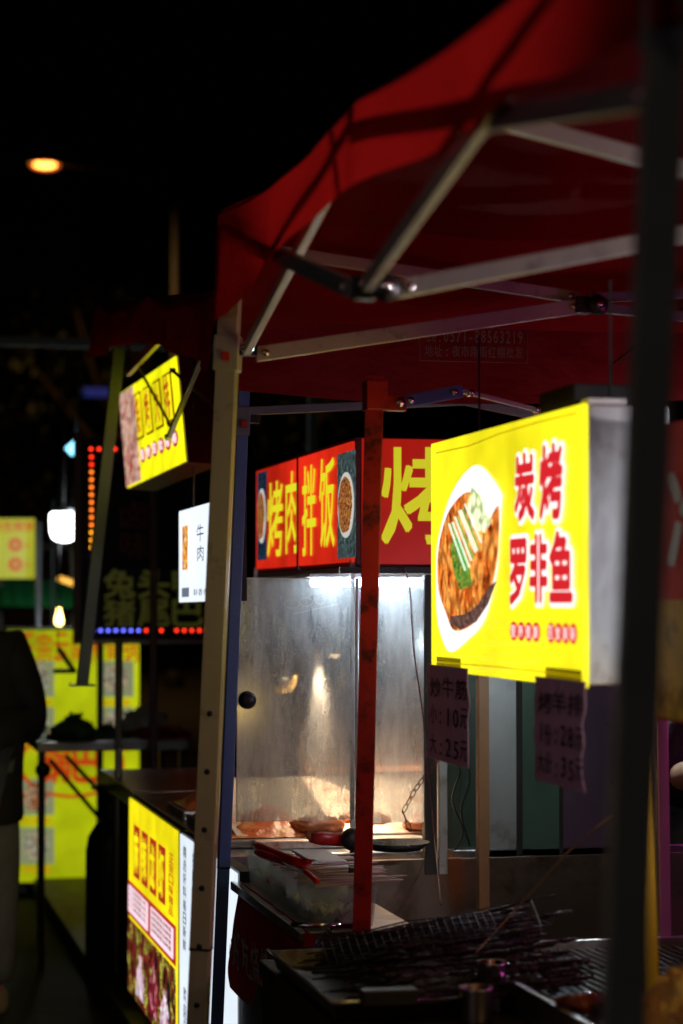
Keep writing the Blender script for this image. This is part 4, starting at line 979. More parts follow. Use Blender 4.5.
# assumed floodlight and magenta tube fittings (right, outside the picture)
fl = thing('work_lamp', ASSUMED_FLOOD + V((.06, 0, -.05)), 'small square flood lamp clamped to the inner tent post right of the grill', 'lamp')
b = MB(); b.box(ASSUMED_FLOOD + V((.02, -.08, -.06)), ASSUMED_FLOOD + V((.06, .08, .06)), BLACKPL, bev=.006); b.build('housing', None, fl)
b = MB(); b.bar(ASSUMED_FLOOD + V((.05, 0, 0)), (3.24, 4.4, 1.8), .02, .02, Z, POLE_DARK); b.build('bracket', None, fl)
tt = thing('led_tube', ASSUMED_TUBE, 'magenta led tube hung beside the grill on the right', 'lamp')
b = MB(); b.tube([ASSUMED_TUBE + V((.03, -.25, 0)), ASSUMED_TUBE + V((.03, .25, 0))], .012, 10); b.build('tube', emis('magenta_led', (1, .12, .6), 3), tt)
for s_ in (-.22, .22):
    b = MB(); b.tube([ASSUMED_TUBE + V((.03, s_, .01)), ASSUMED_TUBE + V((.03, s_, .75))], .002, 5); b.build('cord', BLACKPL, tt)

wl = thing('work_lamp', ADDED_WORKL + V((0, -.05, 0)), 'cool white clip lamp hung at the near edge of the tent behind the viewer', 'lamp')  # fitting for the added cool beam, outside the view
b = MB(); ax = (V((1.5, 4.0, 1.75)) - ADDED_WORKL).normalized(); b.lathe([(.02, -.10), (.035, -.09), (.06, 0), (.057, 0), (.03, -.085), (0, -.09)], ADDED_WORKL, axis=ax, n=24); b.build('shade', BLACKPL, wl)
b = MB(); b.tube([ADDED_WORKL - ax * .1, ADDED_WORKL - ax * .12 + V((0, 0, .1)), ADDED_WORKL + V((0, .7, .36))], .004, 6); b.build('cord', BLACKPL, wl)
ab = thing('hanging_bulb', ASSUMED_BULB, 'amber bulb hanging low at the near end of the grill', 'lamp')  # fitting for the assumed amber light, outside the view
b = MB(); b.ell(ASSUMED_BULB, .02, .02, .026); b.build('bulb', emis('amber_bulb', (1, .6, .12), 6), ab)
b = MB(); b.lathe([(.011, .02), (.011, .05), (.003, .055)], ASSUMED_BULB, n=12); b.tube([ASSUMED_BULB + V((0, 0, .05)), ASSUMED_BULB + V((.1, .1, .6)), V((1.98, 3.28, 2.2))], .003, 6); b.build('cord', BLACKPL, ab)
wb = thing('hanging_bulb', FILL_BULB, 'white work bulb hanging behind the yellow fish sign, over the grill end', 'lamp')  # added bulb, kept out of view, to light the end wall
b = MB(); b.ell(FILL_BULB, .03, .03, .038); b.build('bulb', emis('work_bulb', (.85, .95, 1), 8), wb)
b = MB(); b.lathe([(.015, .03), (.015, .07), (.004, .075)], FILL_BULB, n=12); b.tube([FILL_BULB + V((0, 0, .07)), V((FILL_BULB.x, 5.05, 2.12)), V((1.8, 4.56, 2.2))], .003, 6); b.build('cord', BLACKPL, wb)
op = thing('snack_stall', (-1.9, 1.2, 0), 'stall across the road with a pink lit sign board', 'stall')  # added out of view to light the price tags and end panels
d_ = V((.75, .66, 0)); u_ = V((-.66, .75, 0)); c_ = V((-1.9, 1.2, 0))
b = MB(); b.obox(c_ + V((0, 0, .45)), u_ * .7, d_ * .25, V((0, 0, .45)), DARKWOOD, bev=.01); b.build('counter', None, op)
b = MB(); b.obox(c_ + V((0, 0, 1.65)), u_ * .6, d_ * .04, V((0, 0, .22)), BLACKPL, bev=.01); b.build('sign_housing', None, op)
b = MB(); b.obox(c_ + d_ * .044 + V((0, 0, 1.65)), u_ * .57, d_ * .003, V((0, 0, .2))); b.build('sign_panel', emis('pink_sign_panel', (1, .72, .82), 1.7), op)
for k in (-.6, .6): b = MB(); b.bar(c_ + u_ * k + V((0, 0, .9)), c_ + u_ * k + V((0, 0, 1.9)), .03, .03, V((0, 1, 0)), POLE_DARK); b.build('post', None, op)
# ================================================================== PEOPLE
def skin_body(name, joints, edges, mats_by, m, parent=None, sub=2, **kw):
    me = bpy.data.meshes.new(name); me.from_pydata([j[0] for j in joints], edges, []); o = bpy.data.objects.new(name, me); COL.objects.link(o)
    md = o.modifiers.new('skin', 'SKIN'); sv = me.skin_vertices[0].data if me.skin_vertices else None
    if sv is None:
        bm = bmesh.new(); bm.from_mesh(me); bm.verts.layers.skin.verify(); bm.to_mesh(me); bm.free(); sv = me.skin_vertices[0].data
    for i, j in enumerate(joints): sv[i].radius = (j[1], j[2] if len(j) > 2 else j[1]); sv[i].use_root = (i == 0)
    md.use_smooth_shade = True
    o.modifiers.new('sub', 'SUBSURF').levels = sub; o.modifiers['sub'].render_levels = sub
    me.materials.append(m)
    dg = bpy.context.evaluated_depsgraph_get(); dg.update()
    me2 = bpy.data.meshes.new_from_object(o.evaluated_get(dg)); o.modifiers.clear(); o.data = me2; bpy.data.meshes.remove(me)
    for p in me2.polygons: p.use_smooth = True
    if parent is not None: o.parent = parent; org = wloc(parent); [setattr(v, 'co', v.co - org) for v in me2.vertices]
    tagit(o, **kw); return o
def person(base, yaw, pose, label, top=DARKCL, legs_m=JEANS, shoes=SHOE, hair=(.01, .008, .007)):
    """adult 1.7 m; the local frame faces -Y; pose gives the arm joints"""
    t = thing('person', base, label, 'person'); cy, sy = math.cos(yaw), math.sin(yaw)
    def W(x, y, z): return V((base[0] + x * cy - y * sy, base[1] + x * sy + y * cy, base[2] + z))
    J = [(W(0, 0, .93), .13, .10), (W(0, 0, 1.12), .12, .09), (W(0, 0, 1.30), .145, .10), (W(0, -.01, 1.41), .07, .07), (W(0, -.03, 1.50), .055), (W(0, -.04, 1.60), .082, .09), (W(0, -.035, 1.67), .075, .085)]
    E = [(0, 1), (1, 2), (2, 3), (3, 4), (4, 5), (5, 6)]
    n = len(J)
    for s in (-1, 1):
        sh, el, wr, hd = pose[s]
        J += [(W(s * .17, 0, 1.36), .058), (W(*el), .044), (W(*wr), .028), (W(*hd), .036, .018)]
        E += [(2, n), (n, n + 1), (n + 1, n + 2), (n + 2, n + 3)]; n += 4
        lf = pose.get('foot' + str(s), (s * .11, 0))
        J += [(W(s * .09, 0, .88), .088), (W(lf[0] * 1.0, lf[1] * .5 - .03, .48), .058), (W(lf[0], lf[1], .09), .038), (W(lf[0], lf[1] - .10, .04), .035, .03)]
        E += [(0, n), (n, n + 1), (n + 1, n + 2), (n + 2, n + 3)]; n += 4
    skin_body('body', J, E, None, SKIN, t)
    # clothes a little wider than the body
    def scale(seq, k, add): return [(p[0], p[1] * k + add, (p[2] if len(p) > 2 else p[1]) * k + add) for p in seq]
    jk = [(J[0][0], .175, .14), (J[1][0], .15, .12), J[2], (J[3][0], .075, .075)]; je = [(0, 1), (1, 2), (2, 3)]; idx = 4
    low = (W(0, 0, .70), .20, .16);  jk.append(low); je.append((0, 4)); idx = 5
    for s in (-1, 1):
        k0 = 7 if s == -1 else 15
        cut = pose.get('sleeve', .92); jk += [J[k0], J[k0 + 1], (J[k0 + 1][0].lerp(J[k0 + 2][0], cut), J[k0 + 2][1] + .008)]
        je += [(2, idx), (idx, idx + 1), (idx + 1, idx + 2)]; idx += 3
    skin_body('jacket', scale(jk, 1.0, .022 + pose.get('loose', 0)), je, None, top, t)
    tj = [(W(0, 0, .90), .13, .105)]; te = []; idx = 1
    for s in (-1, 1):
        k0 = 11 if s == -1 else 19
        tj += [J[k0], J[k0 + 1], J[k0 + 2]]; te += [(0, idx), (idx, idx + 1), (idx + 1, idx + 2)]; idx += 3
    skin_body('trousers', scale(tj, 1.0, .014 + pose.get('loose', 0) * .8), te, None, legs_m, t)
    b = MB()
    for s in (-1, 1):
        k0 = 11 if s == -1 else 19
        a = J[k0 + 2][0]; e = J[k0 + 3][0]; mid = a.lerp(e, .7); dv = (e - a); ang = math.atan2(dv.y, dv.x)
        tmp = bmesh.new(); bmesh.ops.create_icosphere(tmp, subdivisions=3, radius=1)
        for v in tmp.verts:
            q = v.co; x = q.x * .14; y = q.y * .048; z = max(-.035, q.z * .05 * (1.2 - .5 * q.x)); v.co = V((mid.x + x * math.cos(ang) - y * math.sin(ang), mid.y + x * math.sin(ang) + y * math.cos(ang), base[2] + .037 + z))
        b.merge(tmp, None, True)
    b.build('shoes', shoes, t)
    b = MB(); b.ell(W(0, -.02, 1.66), .098, .108, .095, n=3, amp=.06); o = b.build('hair', mat('black_hair', hair, .5, 0, .2, 60, .5, 150), t)
    # face: eyes, nose, mouth, ears
    b = MB(); b.ell(W(0, -.128, 1.585), .012, .012, .022, n=2); b.build('nose', SKIN, t)
    for s in (-1, 1):
        b = MB(); b.ell(W(s * .032, -.118, 1.61), .012, .006, .006, m=WHITEPL, n=2); b.ell(W(s * .032, -.123, 1.61), .005, .004, .005, m=BLACKPL, n=2); b.build('eye', None, t)
        b = MB(); b.ell(W(s * .088, -.03, 1.60), .012, .016, .03, n=2); b.build('ear', SKIN, t)
    b = MB(); b.ell(W(0, -.118, 1.545), .024, .006, .006, n=2); b.build('mouth', mat('lips', (.35, .1, .08), .5), t)
    # fingers
    for s in (-1, 1):
        _, el, wr, hd = pose[s]; h = W(*hd); dv = (h - W(*wr)).normalized(); sd = dv.cross(Z); sd = sd.normalized() if sd.length > .1 else V((1, 0, 0))
        b = MB(); dn = sd.cross(dv)
        for k in range(4):
            o_ = h + sd * (k - 1.5) * .019 + dv * .02; l = [.062, .072, .068, .052][k]; cu = V((0, 0, -1)) * .02
            b.tube([o_ - dv * .02, o_ + dv * l * .5, o_ + dv * l * .85 + cu, o_ + dv * l * .95 + cu * 2.1], .008, 8, radii=[.0095, .009, .0078, .006])
        b.tube([h - dv * .02 + sd * .02, h + sd * .045 + dv * .01, h + sd * .05 + dv * .04 + V((0, 0, -.012))], .009, 8, radii=[.011, .0095, .007])
        b.build('hand', SKIN, t)
    return t
# customer at the left edge: seen from the side and behind, hands in front
pc = pt(-29, 1012, Z=0.0)
person((pc.x - .02, pc.y, .0), math.radians(172), {-1: (0, (-.215, .02, 1.12), (-.20, -.22, 1.05), (-.16, -.29, 1.06)), 1: (0, (.215, .03, 1.12), (.17, -.2, 1.06), (.13, -.27, 1.06)), 'foot-1': (-.11, .04), 'foot1': (.11, -.06), 'loose': .03},
       'person in a black jacket and grey jeans standing at the left edge, arm bent forward')
person((2.18, 4.98, .1), math.radians(-8), {-1: (0, (-.26, -.05, 1.02), (-.17, -.24, 1.08), (-.12, -.31, 1.08)), 1: (0, (.27, -.02, 1.02), (.15, -.24, 1.0), (.1, -.3, 1.0)), 'sleeve': .25},
       'vendor in a dark shirt with bare forearms standing behind the grill', top=DARKCL, legs_m=DARKCL)

# ================================================================== SIGNS OF THE THIRD CART AND THE COUNTER FRONT
# hanging tilted yellow lightbox
hx = 1.0
def quadsign(P, ux_hint, thick, face_m, name_label, gname='lightbox_sign', hous=None, grp=None):
    """P: corners bottom-left, bottom-right, top-right, top-left of the face"""
    n = (P[1] - P[0]).cross(P[3] - P[0]).normalized()
    t = thing(gname, (P[0] + P[1]) / 2, name_label, 'sign', grp)
    b = MB(); b.prism([p - n * .003 for p in P], -n * thick, hous or HOUS); b.build('housing', None, t)
    b = MB(); cen = sum(P, V()) / 4; b.prism([cen + (p - cen) * .985 + n * .0 for p in P], n * .004, face_m); b.build('face_panel', None, t)
    def uv(u, v, l=.006): return P[0].lerp(P[1], u).lerp(P[3].lerp(P[2], u), v) + n * l
    return t, uv
def uv_text(mb, uv, txt, u0, v0, u1, v1, off=.02, l=.007, vertical=False, m=None, gap=.12):
    tmp = MB(); put_text(tmp, txt, V((0, 0, 0)), V((1, 0, 0)), V((0, 1, 0)), 1, 1, off, 0, gap=gap, vertical=vertical); k = mb.mi(m)
    mp = {v: mb.bm.verts.new(uv(u0 + v.co.x * (u1 - u0), v0 + v.co.y * (v1 - v0), l + v.co.z * 2)) for v in tmp.bm.verts}
    for f in tmp.bm.faces:
        try: g = mb.bm.faces.new([mp[v] for v in f.verts]); g.material_index = k
        except ValueError: pass
    tmp.bm.free()
def uv_quad(mb, uv, u0, v0, u1, v1, l, m=None, th=.001):
    P = [uv(u0, v0, l), uv(u1, v0, l), uv(u1, v1, l), uv(u0, v1, l)]; n = (uv(.5, .5, l + th) - uv(.5, .5, l)); mb.prism(P, n, m)
def uv_disc(mb, uv, cu, cv, ru, rv, l, m=None, th=.001, n=28):
    P = [uv(cu + ru * math.cos(2 * math.pi * i / n), cv + rv * math.sin(2 * math.pi * i / n), l) for i in range(n)]
    mb.prism(P, uv(.5, .5, l + th) - uv(.5, .5, l), m)
YEL2 = emis('yellow_backlit_far', (.88, .85, .006), 1.15, .3, 5)
REDT = emis('red_letter_far', (.6, .03, .015), .7); DKT = emis('dark_red_border', (.3, .06, .0), .5)
P = [pt(128, 489, X=1.02), pt(187, 462, X=.985), pt(177, 355, X=1.03), pt(120, 394, X=1.06)]
P = [P[0], P[1], P[2], P[3]]
t, uv = quadsign(P, None, .10, YEL2, 'tilted yellow lightbox hanging high at the left, with a column row of dark red characters')
b = MB(); uv_quad(b, uv, .01, .02, .3, .98, .006, photo('skewer_print', [(.1, .01, .05), (.7, .1, .03), (.9, .8, .7), (.8, .3, .05)], 9, 1.1)); b.build('picture', None, t)
b = MB()
for i, ch in enumerate('烧烤大排'):
    u = .30 + i * .165; uv_quad(b, uv, u, .40, u + .13, .88, .0065, DKT); uv_quad(b, uv, u + .02, .425, u + .11, .855, .009, YEL2); uv_text(b, uv, ch, u + .025, .45, u + .105, .84, .03, .012, m=REDT)
b.build('lettering', None, t)
b = MB(); bw = MB()
for i, ch in enumerate('现烤现卖味美'):
    u = .33 + i * .105; uv_disc(b, uv, u + .045, .24, .045, .075, .0065, REDT); uv_text(bw, uv, ch, u + .01, .19, u + .08, .29, .02, .01)
b.build('badge', None, t, kind='stuff'); bw.build('small_lettering', emis('white_letter_far', (1, .8, .85), 1.2), t)
# white lightbox behind leg B
P = [pt(180, 603, X=1.0), pt(237.5, 601, X=1.0), pt(237.5, 494, X=1.0), pt(180, 511, X=1.0)]
WH = emis('white_backlit_film', (.82, .90, 1), 1.15, .1, 3)
t, uv = quadsign(P, None, .022, WH, 'white lightbox with thin dark characters partly behind the cream tent leg', hous=BLACKPL)
b = MB(); uv_quad(b, uv, .09, .35, .20, .82, .006, photo('flame_print', [(.9, .9, .85), (.95, .6, .05), (.8, .05, .02), (.95, .7, .1)], 14, 1.3)); uv_quad(b, uv, .08, .06, .22, .16, .006, emis('grey_print_lit', (.25, .3, .4), .6)); b.build('picture', None, t)
b = MB(); uv_text(b, uv, '牛', .36, .62, .50, .80, -.01); uv_text(b, uv, '肉', .37, .42, .5, .58, -.01); uv_text(b, uv, '火', .64, .55, .78, .86, -.01)
uv_text(b, uv, '锅', .84, .5, .97, .82, -.01); uv_text(b, uv, '鲜香老味道', .3, .07, .75, .14, 0); b.build('lettering', emis('ink_on_white', (.03, .05, .1), .15), t)
b = MB(); b.tube([P[2] + V((.03, .08, 0)), P[2] + V((.03, .08, .42))], .004, 6); b.tube([P[3] + V((.03, -.08, 0)), P[3] + V((.03, -.08, .5))], .004, 6); b.build('hanger', BLACKPL, t)

# counter front lightboxes (low)
def lowsign(px0, px1, ptop, pbot, m, label, hous=BLACKPL):
    a = pt(px0, 800, X=.985); c = pt(px1, 800, X=.985)
    P = [V((.985, a.y, pbot)), V((.985, c.y, pbot)), V((.985, c.y, ptop)), V((.985, a.y, ptop))]
    return quadsign(P, None, .035, m, label, hous=hous)
t, uv = lowsign(130, 179, .85, .16, emis('yellow_low_film', (.90, .76, .006), 1.1, .25, 4), 'low yellow lit sign with bottles picture on the counter front at the left')
b = MB()
for i, ch in enumerate('麻辣龙虾'):
    u = .14 + i * .175; uv_quad(b, uv, u, .62, u + .13, .88, .006, REDT); uv_text(b, uv, ch, u + .015, .65, u + .115, .85, .03, .009, m=YEL2)
uv_text(b, uv, '正宗口味精品', .86, .60, .95, .88, .02, .007, vertical=True, m=REDT)
b.build('lettering', None, t)
b = MB()
uv_quad(b, uv, .01, .40, .99, .575, .006, REDT); uv_quad(b, uv, .03, .42, .46, .555, .008, emis('pinkwhite', (1, .75, .85), 1.1)); uv_quad(b, uv, .52, .42, .95, .555, .008, MATS['pinkwhite'])
for r_ in range(4): uv_text(b, uv, '十三香蒜蓉冷吃', .05, .53 - r_ * .028, .44, .55 - r_ * .028, .02, .010, m=DKT); uv_text(b, uv, '油焖清蒸加辣面', .54, .53 - r_ * .028, .93, .55 - r_ * .028, .02, .010, m=DKT)
b.build('menu_box', None, t)
b = MB(); uv_quad(b, uv, .01, .01, .99, .385, .006, photo('dark_food_print', [(.005, .005, .005), (.01, .02, .005), (.3, .02, .02), (.01, .01, .0), (.8, .75, .1), (.01, .01, .01)], 5, 1.1))
for i, (u, hgt) in enumerate(((.30, .2), (.58, .26), (.8, .18))):
    wm = [photo('bottle_white_print', [(.9, .85, 1), (.95, .9, 1), (.5, .05, .12), (.9, .8, .95)], 9, 1.3), photo('bottle_red_print', [(.5, .02, .06), (.1, .0, .02), (.7, .1, .1), (.95, .8, .85)], 9, 1.0)][i % 2]
    P_ = [(u - .08, .05), (u + .08, .05), (u + .07, .05 + hgt * .6), (u + .025, .05 + hgt * .8), (u + .025, .06 + hgt), (u - .025, .06 + hgt), (u - .025, .05 + hgt * .8), (u - .07, .05 + hgt * .6)]
    b.prism([uv(x, y, .008) for x, y in P_], uv(.5, .5, .009) - uv(.5, .5, .008), wm)
b.build('picture', None, t)
WH2 = emis('white_low_film', (.80, .90, 1), 1.0, .1, 3)
t, uv = lowsign(181, 238.5, .85, .14, WH2, 'low white lit menu sign on the counter front beside the blue leg')
b = MB(); r = random.Random(3)
for u, v0, tx in ((.09, .52, '精选好料每日新鲜'), (.27, .70, '招牌炸串'), (.70, .66, '秘制酱香'), (.90, .56, '小吃'), (.1, .1, '欢迎品尝')):
    uv_text(b, uv, tx, u, v0, u + .07, min(.96, v0 + .045 * len(tx) + .1), .012, vertical=True)
b.build('lettering', MATS['ink_on_white'], t)
b = MB(); fp = photo('fried_food_print', [(.1, .02, .0), (.7, .2, .02), (1, .6, .1), (.9, .85, .6), (.5, .1, .02)], 9, 1.1)
uv_quad(b, uv, .24, .02, .42, .40, .006, emis('dark_print', (.03, .03, .04), .3)); uv_disc(b, uv, .33, .16, .08, .13, .008, fp); uv_disc(b, uv, .70, .16, .15, .17, .006, fp); uv_disc(b, uv, .93, .13, .05, .1, .006, fp); b.build('picture', None, t)
# counter of the third cart + food on top
c3 = thing('food_cart', (1.6, 8.2, .1), 'snack cart counter behind the low lit signs', 'food cart')
b = MB(); b.box((1.0, 7.92, .80), (2.4, 9.0, .86), STEEL, bev=.004); b.build('counter_top', None, c3)
b = MB(); b.box((1.03, 7.92, .12), (2.38, 8.98, .797), DARKWOOD); b.build('cart_body', None, c3)
ORF = mat('red_braised_food', (.6, .12, .03), .3, 0, .5, 25, .6, 50, dirt=(.7, .35, .1), dscale=20, dlo=.55, dhi=.65)
FL = ['nearest tray of red braised food on the counter behind the cream leg', 'middle tray of red braised food on the counter', 'farthest tray of red braised food on the counter']
for i in range(3):
    y = 6.05 + i * .42; t = thing('food_tray', (1.17, y + .18, .861), FL[i], 'tray', 'trays of braised food on the cart counter')
    b = MB(); b.box((1.03, y, .861), (1.31, y + .36, .885), STEEL, bev=.006); b.build('tray_body', None, t)
    b = MB(); b.grid(lambda u, v: V((1.045 + u * .25, y + .015 + v * .33, .888 + (.06 + .03 * noise.noise(V((u * 8, v * 8, i)))) * math.sin(math.pi * u) * math.sin(math.pi * v))), 16, 20); b.build('food', ORF, t)

# ================================================================== LED BOARD (frontal, behind)
LY = 10.5
a = pt(80, 640, Y=LY); c = pt(246, 440, Y=LY)
lb = thing('led_board', (a.x, LY, a.z), 'black sign board edged with red, orange and blue led dots', 'sign')
b = MB(); b.box((a.x, LY, a.z), (c.x, LY + .06, c.z), DBOARD, bev=.004); b.build('board', None, lb)
b = MB(); FRM = mat('brown_frame', (.25, .17, .13), .5, .2)
b.box((a.x - .03, LY - .012, a.z - .02), (a.x - .001, LY + .05, c.z + .02), FRM); b.box((a.x, LY - .012, a.z - .02), (c.x, LY + .05, a.z - .001), GALV); b.build('frame', None, lb)
LEDS = {'r': emis('led_red', (1, .03, .01), 3.6), 'o': emis('led_orange', (1, .2, .02), 3.4), 'y': emis('led_amber', (1, .36, .02), 3.4), 'b': emis('led_blue', (.12, .14, 1), 3.6)}
def led(px, py, k):
    b = MB(); b.lathe([(0, .006), (.005, .005), (.0075, 0)], pt(px, py, Y=LY - .001), axis=V((0, -1, 0)), n=10)
    b.build('led_dot', LEDS[k], lb)
for x, k in ((91, 'r'), (99, 'r'), (107, 'r'), (115, 'r')): led(x, 449, k)
for i in range(13): led(91.5, 457 + i * 7.55, 'r' if i < 2 else ('o' if i < 10 else 'y'))
led(92, 555, 'b')
for i in range(20):
    if i in (10, ): continue
    led(93 + i * 7.6, 630.5, 'b' if i < 7 else 'r')
led(93, 622, 'b')
b = MB(); dy = emis('dull_yellow_letter', (.3, .3, .05), .08)
text_front(b, '兔头鸭', 102, 598, 205, 570, LY - .004, .03); text_front(b, '猪尾巴', 102, 626, 205, 600, LY - .004, .03); b.build('lettering', dy, lb)
b = MB(); text_front(b, '卤味', 118, 560, 150, 500, LY - .004, .02, vertical=True); b.build('lettering', mat('dim_red_letter', (.3, .06, .03), .5), lb)
b = MB(); 
for x in (a.x + .1, c.x - .1): b.bar((x, LY + .03, 0.0), (x, LY + .03, a.z - .02), .03, .03, V((0, 1, 0)), POLE_DARK)
b.build('stand', None, lb)

# ================================================================== BIG YELLOW BACKDROP
BY = 11.6
P = [pt(7, 884, Y=BY), pt(140, 884, Y=BY), pt(140, 628, Y=BY), pt(7, 628, Y=BY)]
YB = emis('yellow_banner_far', (.62, .72, .006), .62, .5, 2.2)
t, uv = quadsign(P, None, .25, YB, 'large lit yellow banner front with red characters, food pictures and a red ring', 'lit_stall_front', DARKWOOD)
REDB = emis('red_letter_banner', (.75, .08, .01), .6)
b = MB(); uv_text(b, uv, '正宗云南棒骨锅', .08, .865, .99, .98, .012, .008); b.build('lettering', REDB, t)
food1 = photo('noodle_picture', [(.2, .22, .12), (.6, .65, .5), (.75, .5, .25), (.5, .55, .45)], 12, .6); food2 = photo('stew_picture', [(.25, .04, .01), (.7, .2, .04), (.65, .6, .4), (.5, .1, .02)], 14, .6)
for (u, v, mm) in ((.08, .73, food1), (.08, .55, food1), (.68, .73, food1), (.68, .55, food1), (.08, .27, food2), (.08, .08, food1), (.68, .27, food2), (.68, .08, food1)):
    b = MB(); uv_quad(b, uv, u, v, u + .27, v + .14, .008, emis('pic_pale', (.5, .55, .28), .42)); uv_disc(b, uv, u + .135, v + .07, .095, .055, .012, mm); uv_text(b, uv, '米线面', u + .02, v - .035, u + .25, v - .01, .02, .008, m=emis('orange_caption', (.8, .35, .01), .7)); b.build('picture', None, t)
b = MB(); n = 48
A = [uv(.48 + .40 * math.cos(2 * math.pi * i / n), .47 + .135 * math.sin(2 * math.pi * i / n), .012) for i in range(n)]; B_ = [uv(.48 + .37 * math.cos(2 * math.pi * i / n), .47 + .122 * math.sin(2 * math.pi * i / n), .012) for i in range(n)]
for i in range(n): b.face([A[i], A[(i + 1) % n], B_[(i + 1) % n], B_[i]])
uv_text(b, uv, '锅巴', .24, .40, .72, .54, .04, .012); b.build('emblem', REDB, t)
for u in (.05, .95): b = MB(); b.bar(V((uv(u, 0).x, BY + .1, 0)), V((uv(u, 0).x, BY + .1, P[0].z + .01)), .05, .05, V((0, 1, 0)), POLE_DARK); b.build('foot', None, t)

# small yellow sign at far left
SY = 13.5
P = [pt(-12, 579, Y=SY), pt(35, 579, Y=SY), pt(35, 518, Y=SY), pt(-12, 518, Y=SY)]
t, uv = quadsign(P, None, .08, emis('yellow_small_far', (.6, .62, .02), .62, .2, 2), 'small yellow lit sign with two red flower shapes at the far left edge', hous=BLACKPL)
b = MB(); uv_text(b, uv, '东生煎饼', .1, .78, .98, .94, .03)
for v in (.58, .26):
    cu, cv = .58, v - .02
    for k in range(8): uv_disc(b, uv, cu + .12 * math.cos(k * .785), cv + .09 * math.sin(k * .785), .045, .035, .008, n=10)
    A = [uv(cu + .10 * math.cos(i * .3927), cv + .08 * math.sin(i * .3927), .012) for i in range(16)]; B_ = [uv(cu + .05 * math.cos(i * .3927), cv + .04 * math.sin(i * .3927), .012) for i in range(16)]
    for i in range(16): b.face([A[i], A[(i + 1) % 16], B_[(i + 1) % 16], B_[i]])
    uv_text(b, uv, '卜', .8, v - .09, .92, v + .03, .02)
b.build('lettering', REDB, t)
def post(px, ptop, Y, wpx, label, m, zb_=0.0, nm='stall_post', lean=0):
    a = pt(px, ptop, Y=Y); w_ = wpx / FPX * Y; b = MB(); b.tube([V((a.x + lean, Y, zb_)), V((a.x, Y, a.z))], w_ / 2, 12, m=m)
    b.lathe([(w_ * 1.6, 0), (w_ * 1.6, .006), (w_ * .6, .012)], V((a.x + lean, Y, zb_ + .001)), n=16, m=POLE_DARK)
    return b.build(nm, None, label=label, cat='post', group='stall posts in the background')
GREYP = mat('grey_galvanised_tube', (.45, .48, .5), .35, .6, .1, 8)
post(39, 522, 13.2, 6, 'pale grey post beside the small yellow sign', GREYP)
post(119, 640, 8.6, 8, 'thick bright steel post in front of the large yellow banner', CHROME if False else GREYP)
post(154, 478, 9.3, 8, 'brownish post in front of the led board', mat('rusty_tube', (.3, .2, .17), .5, .3, .3, 8))
post(53, 500, 13.6, 3, 'thin dark post under the bright white lamp', POLE_DARK)

# lamps hung over the far stalls from a cross bar
fr = thing('market_frame', (.5, 12.2, 0), 'dark overhead steel frame carrying the far stall lamps', 'frame')
for x in (.2, 2.6):
    b = MB(); b.bar((x, 12.4, 0), (x, 12.4, 3.0), .05, .05, V((0, 1, 0)), POLE_DARK); b.build('upright', None, fr)
b = MB(); b.bar((.2, 12.4, 3.0), (2.6, 12.4, 3.0), .05, .05, Z, POLE_DARK); b.build('cross_bar', None, fr)
lp = pt(64, 542, Y=12.4)
t = thing('hanging_lamp', lp, 'big bright white round lamp hanging at the left', 'lamp')
b = MB(); b.lathe([(0, 0), (.03, .003), (.062, .02), (.077, .055), (.08, .15), (.07, .165), (0, .168)], lp, n=28); b.build('lamp_globe', emis('white_lamp', (.93, .97, 1), 9), t)
b = MB(); b.tube([lp + V((0, 0, .165)), V((lp.x, 12.4, 2.98))], .004, 6); b.lathe([(.02, .16), (.02, .2), (.006, .21)], lp, n=12); b.build('cord', BLACKPL, t)
light('hanging_lamp_glow', 'POINT', lp + V((0, -.15, -.05)), 6, (.92, .96, 1), .08)
lp = pt(59, 626, Y=12.3)
t = thing('hanging_bulb', lp, 'small warm yellow bulb glowing under the white lamp', 'lamp')
b = MB(); b.lathe([(0, 0), (.014, .004), (.023, .022), (.021, .045), (.011, .08), (.009, .1)], lp, n=20); b.build('bulb', emis('warm_bulb', (1, .72, .22), 9), t)
b = MB(); b.lathe([(.011, .1), (.011, .13), (.003, .14)], lp, n=10); b.tube([lp + V((0, 0, .13)), V((lp.x, 12.3, 2.3)), V((lp.x, 12.4, 2.98))], .003, 6); b.build('cord', BLACKPL, t)
lp = pt(73, 452, Y=13); t = thing('led_lamp', lp, 'tiny cyan white lamp high above the led board corner', 'lamp')
b = MB(); b.bar(lp + V((-.025, 0, .0)), lp + V((.035, 0, .055)), .03, .06, Z); b.build('diffuser', emis('cyan_lamp', (.25, .75, 1), 3), t)
b = MB(); b.tube([lp + V((.01, 0, .06)), V((lp.x, 12.45, 2.98))], .003, 5); b.build('cord', BLACKPL, t)
lp = pt(72, 512, Y=12.9); t = thing('led_lamp', lp, 'tiny flat white lamp just above the big white lamp', 'lamp')
b = MB(); b.box(lp + V((-.024, -.02, -.004)), lp + V((.024, .02, .014)), bev=.003); b.build('diffuser', emis('flat_lamp', (.75, .85, .95), 1.6), t)
b = MB(); b.tube([lp + V((0, 0, .014)), V((lp.x, 12.42, 2.98))], .002, 5); b.build('cord', BLACKPL, t)
# faint violet sign glow high left
lp = pt(100, 393, Y=30); b = MB(); b.box(lp + V((-.22, 0, -.05)), lp + V((.22, .05, .07)), bev=.02)
b.build('distant_sign', emis('violet_far_sign', (.03, .035, .2), .5), label='faint blue violet strip sign far off above the led board', cat='sign')
